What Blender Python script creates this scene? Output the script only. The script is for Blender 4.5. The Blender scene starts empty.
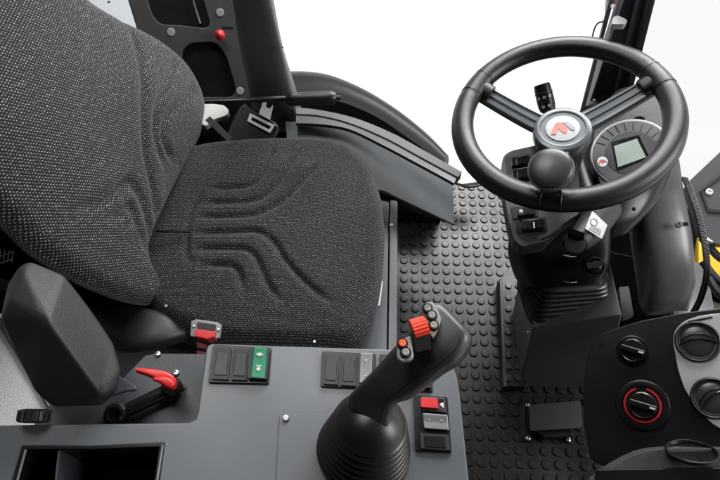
import bpy, bmesh, math, random
from mathutils import Vector as V, Matrix
random.seed(4)
S = bpy.context.scene
R = math.radians
# ------------------------------------------------------------------ camera
CAM = V((0, 0, 1.26)); PITCH = 57.5; YAW = 2.16; FPX = 570.0
cd = bpy.data.cameras.new('camera'); cam = bpy.data.objects.new('camera', cd)
S.collection.objects.link(cam); S.camera = cam
cam.location = CAM; cam.rotation_euler = (R(90 - PITCH), 0, R(YAW))
cd.sensor_width = 36; cd.lens = FPX / 720 * 36; cd.clip_start = .02; cd.clip_end = 200
# ------------------------------------------------------------------ world and lamps
w = bpy.data.worlds.new('World'); S.world = w; w.use_nodes = True
nt = w.node_tree; nt.nodes.clear()
out = nt.nodes.new('ShaderNodeOutputWorld'); bg = nt.nodes.new('ShaderNodeBackground')
tc = nt.nodes.new('ShaderNodeTexCoord'); sx = nt.nodes.new('ShaderNodeSeparateXYZ')
mr = nt.nodes.new('ShaderNodeMapRange'); mr.inputs['From Min'].default_value = -.1; mr.inputs['From Max'].default_value = .5
mr.inputs['To Min'].default_value = 1.03; mr.inputs['To Max'].default_value = .05
nt.links.new(tc.outputs['Generated'], sx.inputs[0]); nt.links.new(sx.outputs['Z'], mr.inputs['Value'])
dt = nt.nodes.new('ShaderNodeVectorMath'); dt.operation = 'DOT_PRODUCT'; dt.inputs[1].default_value = (.5, .85, 0)
nt.links.new(tc.outputs['Generated'], dt.inputs[0])
m2 = nt.nodes.new('ShaderNodeMapRange'); m2.inputs['From Min'].default_value = -.45; m2.inputs['From Max'].default_value = .1
m2.inputs['To Min'].default_value = .07; m2.inputs['To Max'].default_value = 1
nt.links.new(dt.outputs['Value'], m2.inputs['Value'])
ml = nt.nodes.new('ShaderNodeMath'); ml.operation = 'MULTIPLY'; nt.links.new(mr.outputs[0], ml.inputs[0]); nt.links.new(m2.outputs[0], ml.inputs[1])
nt.links.new(ml.outputs[0], bg.inputs['Strength']); bg.inputs['Color'].default_value = (1, 1, 1, 1)
nt.links.new(bg.outputs[0], out.inputs[0])
def area(name, loc, target, size, sy, power, col=(1, 1, 1)):
    l = bpy.data.lights.new(name, 'AREA'); l.shape = 'RECTANGLE'; l.size = size; l.size_y = sy; l.energy = power; l.color = col
    o = bpy.data.objects.new(name, l); S.collection.objects.link(o); o.location = loc
    o.rotation_euler = (V(target) - V(loc)).to_track_quat('-Z', 'Y').to_euler(); return o
area('studio_softbox_front', (.7, 2.1, 1.8), (.2, .5, .4), 1.7, .9, 82)
area('studio_softbox_side', (2.2, .2, 1.7), (.4, .3, .4), .9, .9, 36)
area('studio_softbox_top', (-.5, 1.1, 2.6), (-.1, .4, .5), .9, .9, 22)
S.view_settings.view_transform = 'Standard'; S.view_settings.look = 'None'; S.view_settings.exposure = .15; S.view_settings.gamma = 1
# ------------------------------------------------------------------ projecting helpers: a point of the place from its bearing and height
_y, _p = R(YAW), R(PITCH)
RT = V((math.cos(_y), math.sin(_y), 0)); HD = V((-math.sin(_y), math.cos(_y), 0))
FW = HD * math.cos(_p) - V((0, 0, math.sin(_p))); UP = HD * math.sin(_p) + V((0, 0, math.cos(_p)))
def ray(x, y): return FW * FPX + RT * (x - 360) + UP * (240 - y)
def at(x, y, z):
    d = ray(x, y); return CAM + d * ((z - CAM.z) / d.z)
class PL:
    """a plane: z height at a bearing, and a normal"""
    def __init__(s, x, y, z, n=(0, 0, 1)):
        s.n = V(n).normalized(); s.p = at(x, y, z)
    def at(s, x, y, lift=0):
        d = ray(x, y); q = s.p + s.n * lift
        return CAM + d * ((q - CAM).dot(s.n) / d.dot(s.n))
    def scale(s, x, y):   # metres per photo pixel around here
        return ((s.at(x + 1, y) - s.at(x - 1, y)).length / 2)
# ------------------------------------------------------------------ materials
MT = {}
def mat(name, col, rough=.5, metal=0, grain=0, gscale=900, bump=.15, var=.0, spec=.5, coat=0, emit=0, vscale=6, rvar=.1):
    m = bpy.data.materials.new(name); m.use_nodes = True; n = m.node_tree; b = n.nodes['Principled BSDF']
    b.inputs['Base Color'].default_value = (*col, 1); b.inputs['Roughness'].default_value = rough
    b.inputs['Metallic'].default_value = metal; b.inputs['Specular IOR Level'].default_value = spec
    b.inputs['Coat Weight'].default_value = coat
    g = n.nodes.new('ShaderNodeNewGeometry')
    nz = n.nodes.new('ShaderNodeTexNoise'); nz.inputs['Scale'].default_value = vscale; nz.inputs['Detail'].default_value = 6
    n.links.new(g.outputs['Position'], nz.inputs['Vector'])
    if rvar:
        r = n.nodes.new('ShaderNodeMapRange'); r.inputs['To Min'].default_value = max(0, rough - rvar); r.inputs['To Max'].default_value = min(1, rough + rvar)
        r.inputs['From Min'].default_value = .3; r.inputs['From Max'].default_value = .7
        n.links.new(nz.outputs[0], r.inputs['Value']); n.links.new(r.outputs[0], b.inputs['Roughness'])
    if var:
        x = n.nodes.new('ShaderNodeMix'); x.data_type = 'RGBA'
        x.inputs[6].default_value = (*[c * (1 - var) for c in col], 1); x.inputs[7].default_value = (*[min(1, c * (1 + var)) for c in col], 1)
        n.links.new(nz.outputs[0], x.inputs[0]); n.links.new(x.outputs[2], b.inputs['Base Color'])
    if grain:
        z = n.nodes.new('ShaderNodeTexNoise'); z.inputs['Scale'].default_value = gscale; z.inputs['Detail'].default_value = 2
        n.links.new(g.outputs['Position'], z.inputs['Vector'])
        u = n.nodes.new('ShaderNodeBump'); u.inputs['Strength'].default_value = bump; u.inputs['Distance'].default_value = grain
        n.links.new(z.outputs[0], u.inputs['Height']); n.links.new(u.outputs[0], b.inputs['Normal'])
    if emit:
        b.inputs['Emission Color'].default_value = (*col, 1); b.inputs['Emission Strength'].default_value = emit
    if name in ('grey_powder_coat', 'floor_rubber', 'console_black', 'rim_leather', 'dark_grey_powder_coat', 'grained_pad_vinyl', 'black_rubber'):
        vo = n.nodes.new('ShaderNodeTexVoronoi'); vo.inputs['Scale'].default_value = 260; vo.inputs['Randomness'].default_value = 1
        n.links.new(g.outputs['Position'], vo.inputs['Vector'])
        th = n.nodes.new('ShaderNodeMapRange'); th.inputs['From Min'].default_value = .11; th.inputs['From Max'].default_value = .05; n.links.new(vo.outputs['Distance'], th.inputs['Value'])
        sw_ = n.nodes.new('ShaderNodeMapRange'); sw_.inputs['From Min'].default_value = .56; sw_.inputs['From Max'].default_value = .66; n.links.new(nz.outputs[0], sw_.inputs['Value'])
        mu = n.nodes.new('ShaderNodeMath'); mu.operation = 'MULTIPLY'; n.links.new(th.outputs[0], mu.inputs[0]); n.links.new(sw_.outputs[0], mu.inputs[1])
        m3_ = n.nodes.new('ShaderNodeMath'); m3_.operation = 'MULTIPLY'; m3_.inputs[1].default_value = .5; n.links.new(mu.outputs[0], m3_.inputs[0])
        dx = n.nodes.new('ShaderNodeMix'); dx.data_type = 'RGBA'; dx.inputs[7].default_value = (*[min(.5, c * 2 + .06) for c in col], 1)
        lk = b.inputs['Base Color'].links
        if lk: n.links.new(lk[0].from_socket, dx.inputs[6])
        else: dx.inputs[6].default_value = (*col, 1)
        n.links.new(m3_.outputs[0], dx.inputs[0]); n.links.new(dx.outputs[2], b.inputs['Base Color'])
    MT[name] = m; return m
GREY = mat('grey_powder_coat', (.098, .106, .114), .36, 0, .0003, 700, .12, .05)
GREYD = mat('dark_grey_powder_coat', (.034, .038, .043), .45, 0, .0006, 700, .25, .06)
LGREY = mat('light_grey_paint', (.27, .275, .28), .4, 0, .0004, 700, .1)
BLK = mat('black_plastic', (.0055, .0055, .006), .34, 0, .0004, 1300, .12, .1, spec=.38)
BLKM = mat('matt_black_plastic', (.013, .013, .0135), .48, 0, .0005, 900, .35, .1)
PAD = mat('grained_pad_vinyl', (.018, .018, .019), .5, 0, .0007, 1000, .7, .1)
RUB = mat('black_rubber', (.009, .009, .0095), .36, 0, .0004, 1200, .15, .15)
MATR = mat('floor_rubber', (.013, .013, .014), .32, 0, .0006, 350, .2, .12, spec=.36, rvar=.1)
RIM = mat('rim_leather', (.009, .009, .0095), .34, 0, .0006, 1100, .5, .1)
GLS = mat('gloss_black_plastic', (.01, .01, .011), .12)
SPK = mat('spoke_grey_plastic', (.085, .097, .105), .25, 0, .0002, 900, .1)
SIL = mat('silver_panel_plastic', (.45, .455, .46), .33, .2, .0003, 900, .1)
SILM = mat('mid_silver_plastic', (.2, .2, .205), .4, .2, .0003, 900, .1)
CHR = mat('steel', (.6, .6, .6), .28, 1)
WHT = mat('white_paint', (.8, .8, .8), .4)
RED = mat('red_plastic', (.5, .012, .01), .42)
REDR = mat('red_marking', (.4, .01, .02), .4)
ORG = mat('orange_plastic', (.85, .1, .02), .4)
GRN = mat('green_plastic', (.0, .2, .085), .4)
PNK = mat('coral_print', (.75, .13, .1), .5)
GPR = mat('grey_print', (.28, .28, .3), .5)
YEL = mat('yellow_paint', (.85, .55, .0), .35)
LCD = mat('lcd_glass', (.36, .43, .38), .2)
LABEL = mat('label_paper', (.75, .75, .74), .4)
LIN = mat('icon_white_print', (.6, .6, .6), .5)
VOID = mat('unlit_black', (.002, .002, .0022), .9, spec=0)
WALL = mat('light_grey_textile', (.45, .46, .47), .8, 0, .002, 900, .8, .1)

def weave(name, pu, pv, light, dark):
    m = bpy.data.materials.new(name); m.use_nodes = True; n = m.node_tree; b = n.nodes['Principled BSDF']
    N = n.nodes.new; L = n.links.new
    def mth(op, a, c=None):
        q = N('ShaderNodeMath'); q.operation = op
        for i, v in enumerate((a, c)):
            if v is None: continue
            if isinstance(v, (int, float)): q.inputs[i].default_value = v
            else: L(v, q.inputs[i])
        return q.outputs[0]
    uv = N('ShaderNodeUVMap'); uv.uv_map = 'UVMap'
    nz = N('ShaderNodeTexNoise'); nz.inputs['Scale'].default_value = 260; nz.inputs['Detail'].default_value = 1
    L(uv.outputs[0], nz.inputs['Vector'])
    s = N('ShaderNodeSeparateXYZ'); L(uv.outputs[0], s.inputs[0])
    jit = mth('MULTIPLY', mth('SUBTRACT', nz.outputs[0], .5), .6)
    u = mth('ADD', mth('DIVIDE', s.outputs[0], pu), jit); v = mth('ADD', mth('DIVIDE', s.outputs[1], pv), jit)
    row = mth('FLOOR', v); fv = mth('SUBTRACT', mth('FRACT', v), .5)
    u2 = mth('ADD', u, mth('MULTIPLY', mth('MODULO', row, 2), .5)); fu = mth('SUBTRACT', mth('FRACT', u2), .5)
    sl = mth('ADD', fv, mth('MULTIPLY', fu, .45))
    d = mth('SQRT', mth('ADD', mth('POWER', mth('DIVIDE', fu, .30), 2), mth('POWER', mth('DIVIDE', sl, .25), 2)))
    r = N('ShaderNodeMapRange'); r.inputs['From Min'].default_value = 1.05; r.inputs['From Max'].default_value = .45; L(d, r.inputs['Value'])
    cell = N('ShaderNodeTexWhiteNoise'); cell.noise_dimensions = '2D'
    cb = N('ShaderNodeCombineXYZ'); L(mth('FLOOR', u2), cb.inputs[0]); L(row, cb.inputs[1]); L(cb.outputs[0], cell.inputs['Vector'])
    k = mth('MULTIPLY', r.outputs[0], mth('ADD', mth('MULTIPLY', cell.outputs[0], .7), .4))
    x = N('ShaderNodeMix'); x.data_type = 'RGBA'; x.inputs[6].default_value = (*dark, 1); x.inputs[7].default_value = (*light, 1)
    L(k, x.inputs[0]); L(x.outputs[2], b.inputs['Base Color'])
    b.inputs['Roughness'].default_value = .85; b.inputs['Specular IOR Level'].default_value = .2
    b.inputs['Sheen Weight'].default_value = .15
    bp = N('ShaderNodeBump'); bp.inputs['Distance'].default_value = .0012; bp.inputs['Strength'].default_value = .9
    L(r.outputs[0], bp.inputs['Height']); L(bp.outputs[0], b.inputs['Normal'])
    return m
FAB = weave('seat_fabric', .0046, .0035, (.36, .36, .36), (.005, .005, .0055))
FABC = weave('cushion_fabric', .0042, .0031, (.23, .215, .23), (.006, .0055, .007))

# ------------------------------------------------------------------ mesh helpers
def thing(name, label, cat, loc, group=None):
    o = bpy.data.objects.new(name, None); S.collection.objects.link(o); o.location = loc
    o.empty_display_size = .02; o['label'] = label; o['category'] = cat
    if group: o['group'] = group
    return o
ORIG = {}
def org(p):
    return V((0, 0, 0)) if p is None else ORIG.get(p.name, V(p.location))
def obj(name, bm, m, parent=None, label=None, sharp=40, cat=None, kind=None, fix=True):
    if fix: bmesh.ops.recalc_face_normals(bm, faces=bm.faces)
    if parent is None and kind is None:
        c = sum((v.co for v in bm.verts), V()) / max(1, len(bm.verts)); c.z = min(v.co.z for v in bm.verts)
    elif parent is None: c = V((0, 0, 0))
    else: c = org(parent)
    bmesh.ops.translate(bm, verts=bm.verts, vec=-c)
    me = bpy.data.meshes.new(name); bm.to_mesh(me); bm.free()
    for p in me.polygons: p.use_smooth = True
    me.set_sharp_from_angle(angle=R(sharp))
    me.materials.append(m)
    o = bpy.data.objects.new(name, me); S.collection.objects.link(o)
    if sharp < 60:
        md = o.modifiers.new('weighted_normals', 'WEIGHTED_NORMAL'); md.keep_sharp = True
    if parent is None: o.location = c
    else: o.parent = parent
    ORIG[o.name] = V(c)
    if label: o['label'] = label
    if cat: o['category'] = cat
    if kind: o['kind'] = kind
    return o
def bev(bm, w, seg=3, ang=25):
    if w <= 0: return
    es = [e for e in bm.edges if len(e.link_faces) == 2 and e.calc_face_angle(0) > R(ang)]
    bmesh.ops.bevel(bm, geom=es, offset=w, segments=seg, profile=.5, affect='EDGES', clamp_overlap=True)
def prism(poly, vec, bevel=0, seg=3, bm=None):
    bm2 = bmesh.new(); vec = V(vec)
    a = [bm2.verts.new(p) for p in poly]; b = [bm2.verts.new(V(p) + vec) for p in poly]
    bm2.faces.new(a); bm2.faces.new(b[::-1])
    for i in range(len(a)):
        j = (i + 1) % len(a); bm2.faces.new((a[j], a[i], b[i], b[j]))
    bmesh.ops.recalc_face_normals(bm2, faces=bm2.faces); bev(bm2, bevel, seg)
    return join(bm, bm2)
def join(bm, bm2):
    if bm is None: return bm2
    me = bpy.data.meshes.new('t'); bm2.to_mesh(me); bm2.free(); bm.from_mesh(me); bpy.data.meshes.remove(me); return bm
def rp(pts, r, seg=4):
    """round the corners of a 2D/3D polygon"""
    o = []; n = len(pts); pts = [V(p) for p in pts]
    for i, p in enumerate(pts):
        a, c = pts[i - 1], pts[(i + 1) % n]
        ra = min(r, (a - p).length * .45); rc = min(r, (c - p).length * .45)
        s = p + (a - p).normalized() * ra; e = p + (c - p).normalized() * rc
        for k in range(seg + 1):
            t = k / seg; o.append(s * (1 - t) ** 2 + p * 2 * t * (1 - t) + e * t * t)
    return o
def catmull(pts, n=8, closed=False):
    P = [V(p) for p in pts]; o = []; m = len(P)
    rng = range(m) if closed else range(m - 1)
    for i in rng:
        g = lambda k: P[k % m] if closed else P[max(0, min(m - 1, k))]
        a, b, c, d = g(i - 1), g(i), g(i + 1), g(i + 2)
        for k in range(n):
            t = k / n
            o.append(.5 * ((2 * b) + (c - a) * t + (2 * a - 5 * b + 4 * c - d) * t * t + (3 * b - a - 3 * c + d) * t ** 3))
    if not closed: o.append(P[-1])
    return o
def slab(px, pl, th, bevel=0, lift=0, r=0, seg=3, bm=None, rs=4):
    if r: px = rp(px, r, rs)
    return prism([pl.at(p[0], p[1], lift) for p in px], -pl.n * th, bevel, seg, bm)
def plate(px, holes, pl, th, lift=0, bevel=0):
    bm = bmesh.new(); es = []
    for loop in [px] + holes:
        vs = [bm.verts.new(pl.at(p[0], p[1], lift)) for p in loop]
        es += [bm.edges.new((vs[i], vs[(i + 1) % len(vs)])) for i in range(len(vs))]
    bmesh.ops.triangle_fill(bm, edges=es, use_beauty=True)
    bmesh.ops.dissolve_limit(bm, angle_limit=.01, verts=bm.verts, edges=bm.edges)
    r = bmesh.ops.extrude_face_region(bm, geom=bm.faces[:])
    bmesh.ops.translate(bm, verts=[g for g in r['geom'] if isinstance(g, bmesh.types.BMVert)], vec=-pl.n * th)
    bmesh.ops.recalc_face_normals(bm, faces=bm.faces)
    bev(bm, bevel, 2, 50)
    return bm
def basis(ax, up=V((0, 0, 1))):
    ax = V(ax).normalized()
    if abs(ax.dot(up)) > .98: up = V((0, 1, 0))
    a = up.cross(ax).normalized(); return a, ax.cross(a), ax
def rings(rs, close=False, caps=True, bm=None):
    b2 = bmesh.new(); vr = [[b2.verts.new(p) for p in r] for r in rs]; n = len(rs[0]); m = len(vr)
    for i in range(m if close else m - 1):
        A, B = vr[i], vr[(i + 1) % m]
        for k in range(n):
            j = (k + 1) % n; b2.faces.new((A[k], A[j], B[j], B[k]))
    if caps and not close: b2.faces.new(vr[0][::-1]); b2.faces.new(vr[-1])
    bmesh.ops.recalc_face_normals(b2, faces=b2.faces)
    return join(bm, b2)
def lathe(prof, o, ax, seg=40, bm=None, caps=True, sqx=1):
    a, b, c = basis(ax); o = V(o)
    return rings([[o + (a * math.cos(2 * math.pi * k / seg) * sqx + b * math.sin(2 * math.pi * k / seg)) * max(r, 1e-5) + c * h for k in range(seg)] for r, h in prof], bm=bm, caps=caps)
def tube(pts, rad, n=12, closed=False, bm=None, sm=6, flat=1, upv=V((0, 0, 1))):
    P = catmull(pts, sm, closed) if sm > 1 else [V(p) for p in pts]; m = len(P); rs = []
    for i, p in enumerate(P):
        if closed: t = P[(i + 1) % m] - P[i - 1]
        else: t = P[min(m - 1, i + 1)] - P[max(0, i - 1)]
        a, b, _ = basis(t, upv)
        q = rad
        if isinstance(rad, (list, tuple)):
            f = i / (m - 1) * (len(rad) - 1); k = min(int(f), len(rad) - 2); q = rad[k] + (rad[k + 1] - rad[k]) * (f - k)
        rs.append([p + a * math.cos(2 * math.pi * k / n) * q + b * math.sin(2 * math.pi * k / n) * q * flat for k in range(n)])
    return rings(rs, close=closed, bm=bm)
def loft2(st, n=24, pw=.7, sm=5, bm=None, nrm=None):
    """sections between two edge bearings: (Lx,Ly,Rx,Ry,z,thickness)"""
    Q = catmull([at(s[0], s[1], s[4]) for s in st], sm); T = catmull([at(s[2], s[3], s[4]) for s in st], sm)
    H = catmull([(s[5], 0, 0) for s in st], sm); rs = []
    for i in range(len(Q)):
        c = (Q[i] + T[i]) / 2; u = (T[i] - Q[i]) / 2
        j, l = min(i + 1, len(Q) - 1), max(i - 1, 0)
        t = ((Q[j] + T[j]) - (Q[l] + T[l])).normalized(); nn = V(nrm) if nrm else (CAM - c).normalized(); nn = (nn - nn.dot(u.normalized()) * u.normalized()).normalized()
        f = lambda x: math.copysign(abs(x) ** pw, x)
        rs.append([c + u * f(math.cos(2 * math.pi * k / n)) + nn * f(math.sin(2 * math.pi * k / n)) * H[i].x / 2 - nn * H[i].x / 2 for k in range(n)])
    return rings(rs, bm=bm)
def ribbon(A, za, B, zb, th, bulge=0, n=8, bm=None, sm=8):
    """curved strip between two edge lines, with thickness"""
    a = catmull([at(p[0], p[1], za) for p in A], sm); b = catmull([at(p[0], p[1], zb) for p in B], sm); rs = []
    for P, Q in zip(a, b):
        t = []
        for k in range(n + 1):
            s = k / n; t.append(P.lerp(Q, s) + V((0, 0, bulge * math.sin(math.pi * s))))
        rs.append(t + [q - V((0, 0, th)) for q in t[::-1]])
    return rings(rs, bm=bm)
def screw(name, px, pl, r, parent, m=None, lift=0, label=None, top=None, cat=None):
    o = pl.at(*px, lift); b = lathe([(r, -.001), (r, r * .25), (r * .8, r * .55), (r * .45, r * .62), (r * .42, r * .2), (0, r * .2)], o, pl.n, 20)
    return obj(name, b, m or CHR, parent, label)
def circ(cx, cy, rx, ry=None, n=32, rot=0):
    ry = ry or rx; c, s = math.cos(R(rot)), math.sin(R(rot)); o = []
    for k in range(n):
        a = 2 * math.pi * k / n; x, y = rx * math.cos(a), ry * math.sin(a); o.append((cx + x * c - y * s, cy + x * s + y * c))
    return o
def rect(x0, y0, x1, y1, sk=0): return [(x0, y0), (x1, y0 + sk), (x1 - 1 * 0, y1 + sk), (x0, y1)]

# ================================================================== SETTING
b = bmesh.new()
x0, x1, y0, y1 = -.75, .95, -.35, 1.01
prism([V((x0, y0, -.004)), V((x1, y0, -.004)), V((x1, y1, -.004)), V((x0, y1, -.004))], (0, 0, -.03), .002, 2, b)
obj('floor', b, GREYD, kind='structure')
# studded mat
PIT = .02694; s0 = at(403.75, 243, 0)
verts = []; faces = []
mx0, mx1, my0, my1 = -.1, .62, -.3, 1.0
for z in (-.001, .0):
    verts += [(mx0, my0, z), (mx1, my0, z), (mx1, my1, z), (mx0, my1, z)]
faces += [(4, 5, 6, 7), (3, 2, 1, 0), (0, 1, 5, 4), (1, 2, 6, 5), (2, 3, 7, 6), (3, 0, 4, 7)]
i0 = math.ceil((mx0 + .012 - s0.x) / PIT); i1 = math.floor((mx1 - .012 - s0.x) / PIT)
j0 = math.ceil((my0 + .012 - s0.y) / PIT); j1 = math.floor((my1 - .012 - s0.y) / PIT)
def stud(cx, cy, z, r, verts, faces, h=.0036, n=18):
    base = len(verts)
    for rr, zz in ((r, 0), (r * .985, h * .55), (r * .9, h), (r * .8, h * 1.02), (r * .74, h * .86), (r * .35, h * .9)):
        for k in range(n):
            a = 2 * math.pi * k / n; verts.append((cx + rr * math.cos(a), cy + rr * math.sin(a), z + zz))
    for q in range(5):
        for k in range(n):
            j = (k + 1) % n; faces.append((base + q * n + k, base + q * n + j, base + (q + 1) * n + j, base + (q + 1) * n + k))
    faces.append(tuple(base + 5 * n + k for k in range(n)))
for i in range(i0, i1 + 1):
    for j in range(j0, j1 + 1):
        stud(s0.x + i * PIT, s0.y + j * PIT, 0, .0101, verts, faces)
def pymesh(name, verts, faces, m, parent=None, label=None, cat=None, kind=None):
    bm = bmesh.new(); vs = [bm.verts.new(v) for v in verts]
    for f in faces: bm.faces.new([vs[i] for i in f])
    return obj(name, bm, m, parent, label, 35, cat, kind, fix=False)
pymesh('rubber_mat', verts, faces, MATR, None, 'dark rubber floor mat covered with round raised studs', 'mat')

# ================================================================== SEAT PLINTH, WHEEL ARCH
Z = lambda z: PL(360, 240, z)
t = thing('seat_plinth', 'grey sheet metal plinth beneath the driver seat with a flanged edge', 'plinth', (-.2, .5, 0))
e = .05
b = prism([V((-.6, .22, .335)), V((.0325, .22, .335)), V((.0325, .80, .335)), V((-.6, .80, .335))], (0, 0, -.335), .002, 2)
obj('base_box', b, GREY, t)
b = prism([V((.0345, .22, .338)), V((.0495, .22, .338)), V((.0495, .80, .338)), V((.0345, .80, .338))], (0, 0, -.338), .0015, 2)
obj('flange', b, GREY, t)
screw('bolt', (391.5, 225), Z(.338), .0038, t, WHT)
b = slab([(378, 285), (383, 280), (380, 305), (374, 308)], Z(.338), .002, .0008, .0025, 2)
obj('slot_trim', b, WHT, t)

t = thing('wheel_arch_box', 'grey sheet metal wheel arch housing with angled corner above the studded floor', 'wheel arch', at(380, 180, 0))
A = at(368, 137, .44); B_ = at(453, 182, .42); Cc = at(454, 225, .30); D = at(398, 198, .335); E_ = at(385, 196, .345); F_ = at(290, 125, .45); G = at(300, 160, .38)
b = bmesh.new()
def slabpoly(pts, vec, bevel=.002, bm=None): return prism(pts, vec, bevel, 2, bm)
pln = PL(398, 198, .385, (.03, -.26, .96))
b = slab([(285, 121), (325, 123), (350, 128), (384, 144), (453, 181), (454.5, 225), (398, 198), (384, 191), (290, 175)], pln, .006, .0015)
obj('top_panel', b, GREY, t)
b = prism([at(396, 224, 0), at(440, 223, 0), at(440, 214, 0), at(396, 205, 0)], (0, 0, .16), .002, 2)
obj('shaded_side_wall', b, BLK, t)  # black colour stands in for the shade below the overhanging panel
b = slab([(300, 160), (398, 199), (438, 216), (440, 190), (370, 145)], pln, .03, 0, -.05)
obj('inner_liner', b, BLK, t)
# door sill
t = thing('door_sill', 'light grey curved door sill rail running behind the seat', 'sill', at(380, 140, .2))
b = ribbon([(296, 107.5), (320, 110), (355, 118), (392, 133), (425, 151), (462, 172)], .46, [(296, 113.5), (320, 115.5), (350, 123), (386, 138), (421, 157), (458, 177)], .455, .02, .0)
obj('rail', b, mat('sill_grey', (.24, .245, .25), .45), t)
b = ribbon([(296, 114), (320, 116), (350, 123.5), (385.5, 138.5), (420.5, 157.5), (457, 177.5)], .452, [(296, 123), (320, 124), (349, 129), (382, 144.5), (418, 163.5), (454, 183)], .454, .008, 0)
obj('gutter', b, GREYD, t)
b = slab([(449, 171), (462, 172), (480, 176), (482, 181), (462, 184), (450, 180)], Z(.10), .012, .002, 0, 2)
obj('end_cap', b, SIL, t)
b = tube([at(440, 178, .09), at(458, 184, .09), at(470, 187, .09), at(486, 183, .09)], .0035, 10)
obj('seal', b, RUB, t)
# outer mudguard
t = thing('mudguard', 'large black rubber mudguard arching outside beyond the seat', 'mudguard', at(360, 110, .1))
b = ribbon([(270, 73), (300, 71), (330, 75), (361, 88), (385, 102), (410, 120), (432, 140), (449, 160)], .33, [(270, 96), (300, 96), (330, 99), (358, 108), (382, 120), (404, 135), (426, 151), (443, 165)], .37, .03, .022)
obj('outer_skin', b, mat('mudguard_black', (.006, .006, .0065), .38, 0, .0004, 500, .1, spec=.22), t)
b = ribbon([(270, 96), (300, 96), (330, 99), (358, 108), (382, 120), (404, 135), (430, 156)], .36, [(270, 118), (300, 116), (335, 118), (366, 128), (390, 142), (412, 155), (430, 168)], .30, .02, .0)
obj('inner_lip', b, GLS, t)

# ================================================================== REAR LEFT TRIM AND PILLAR
tp = PL(190, 60, .42, (.15, -.62, .62))
t = thing('rear_trim_panel', 'black moulded trim panel with two recesses behind the seat', 'trim panel', at(190, 60, .5))
outer = rp([(118, -20), (268, -20), (275, 40), (268, 101), (150, 101), (148, 60)], 4)
outer = rp([(120, -25), (225, -25), (250, 60), (263, 101), (160, 101), (140, 40)], 3)
h1 = rp([(142, -18), (198, -18), (210, 24), (206, 28), (180, 25), (160, 24), (152, 15)], 5)
h2 = rp([(182, 50), (190, 43), (216, 42), (226, 56), (236, 90), (232, 97), (190, 97), (182, 80)], 6)
b = plate(outer, [h1, h2], tp, .012, 0, .003)
obj('frame', b, mat('trim_charcoal', (.03, .03, .031), .45, 0, .0006, 900, .35), t)
b = slab([(123, -26), (222, -26), (248, 60), (260, 103), (156, 103)], tp, .01, 0, -.018)
obj('backing', b, BLK, t)
b = tube([tp.at(188, -18, .0), tp.at(194, 5, -.004), tp.at(200, 24, .0)], .004, 8); obj('rib', b, BLKM, t)
for q in ((171, 32), (220, 12.5), (240, 91)):
    o = tp.at(*q, .0); b = lathe([(.0088, -.002), (.0088, .001), (.008, .0022), (.006, .0026), (0, .0022)], o, tp.n, 28)
    obj('fastener', b, mat('fastener_grey%d' % q[0], (.2, .2, .2), .45), t)
b = slab([(222, 26), (233, 27), (233, 29), (222, 28)], tp, .002, 0, .001); obj('slot', b, BLK, t)
b = lathe([(.003, 0), (.003, .008), (.006, .010), (.0098, .015), (.0108, .021), (.0095, .027), (.006, .031), (0, .033)], tp.at(221.5, 36, 0), (.1, -.7, .7), 28)
obj('red_knob', b, RED, t)

t = thing('rear_cab_pillar', 'thick dark grey cab pillar rising between trim panel and mudguard', 'pillar', at(272, 125, .3))
b = loft2([(252, 133, 298, 131, .40, .06), (247, 100, 296, 118, .44, .06), (240, 60, 284, 60, .56, .06), (229, 0, 270, 0, .72, .06), (222, -30, 264, -30, .8, .06)], 28, .55)
obj('post', b, mat('pillar_grey', (.085, .085, .088), .45, 0, .0008, 700, .4), t)
b = lathe([(.003, 0), (.003, .002), (.0015, .003), (0, .003)], at(282, 46, .60), (.9, -.3, .3), 14); obj('bolt', b, CHR, t)

t = thing('white_bracket', 'small white plastic bracket poking out beside the backrest', 'bracket', at(215, 110, .4))
b = slab([(196, 102), (208, 103), (224, 105), (229, 110), (227, 115), (214, 119), (206, 126), (198, 122)], Z(.44), .012, .003, 0, 2)
obj('tab', b, mat('bracket_white', (.4, .4, .38), .5), t)

# near-black sheets that paint shade into the gap behind the seat, under trim
t = thing('rear_gap_shade', 'black bulkhead painting shade into the gap behind the seat', 'infill', at(200, 130, .2))
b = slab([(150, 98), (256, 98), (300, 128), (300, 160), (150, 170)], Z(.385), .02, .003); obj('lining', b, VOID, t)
b = slab([(-60, 180), (175, 250), (200, 330), (200, 420), (-60, 420)], PL(80, 330, .30), .02, .003); obj('lower_gap_shade', b, VOID, t)

t = thing('rear_shelf', 'pale grey painted shelf edge seen above the backrest shoulder', 'shelf', at(118, 15, .25))
b = slab([(60, -60), (140, -60), (165, 60), (150, 75), (110, 50)], Z(.30), .02, .003); obj('shelf_top', b, mat('shelf_paint', (.4, .42, .44), .4, 0, .0004, 400, .2), t)
b = lathe([(.004, 0), (.004, .001), (0, .0014)], at(109, 2, .30), (0, 0, 1), 16); obj('rivet', b, BLKM, t)
# hand lever
t = thing('hand_lever', 'black hand lever with ribbed grip lying behind the cushion', 'lever', at(290, 98, .46))
b = tube([at(205, 101, .56), at(240, 100, .56), at(292, 98, .55)], .006, 14, flat=.7); obj('shaft', b, BLK, t)
P = [at(286, 99.5, .555), at(296, 99, .555), at(312, 98.5, .555), at(328, 98, .555), at(336, 97.5, .555)]
b = tube(P, [.0085, .0125, .0115, .012, .0125, .0125, .009], 20, flat=1); obj('grip', b, RUB, t)
b = tube([at(335, 97.5, .555), at(341, 97.5, .555)], [.0045, .004], 12, sm=1); obj('button', b, BLKM, t)

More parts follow.
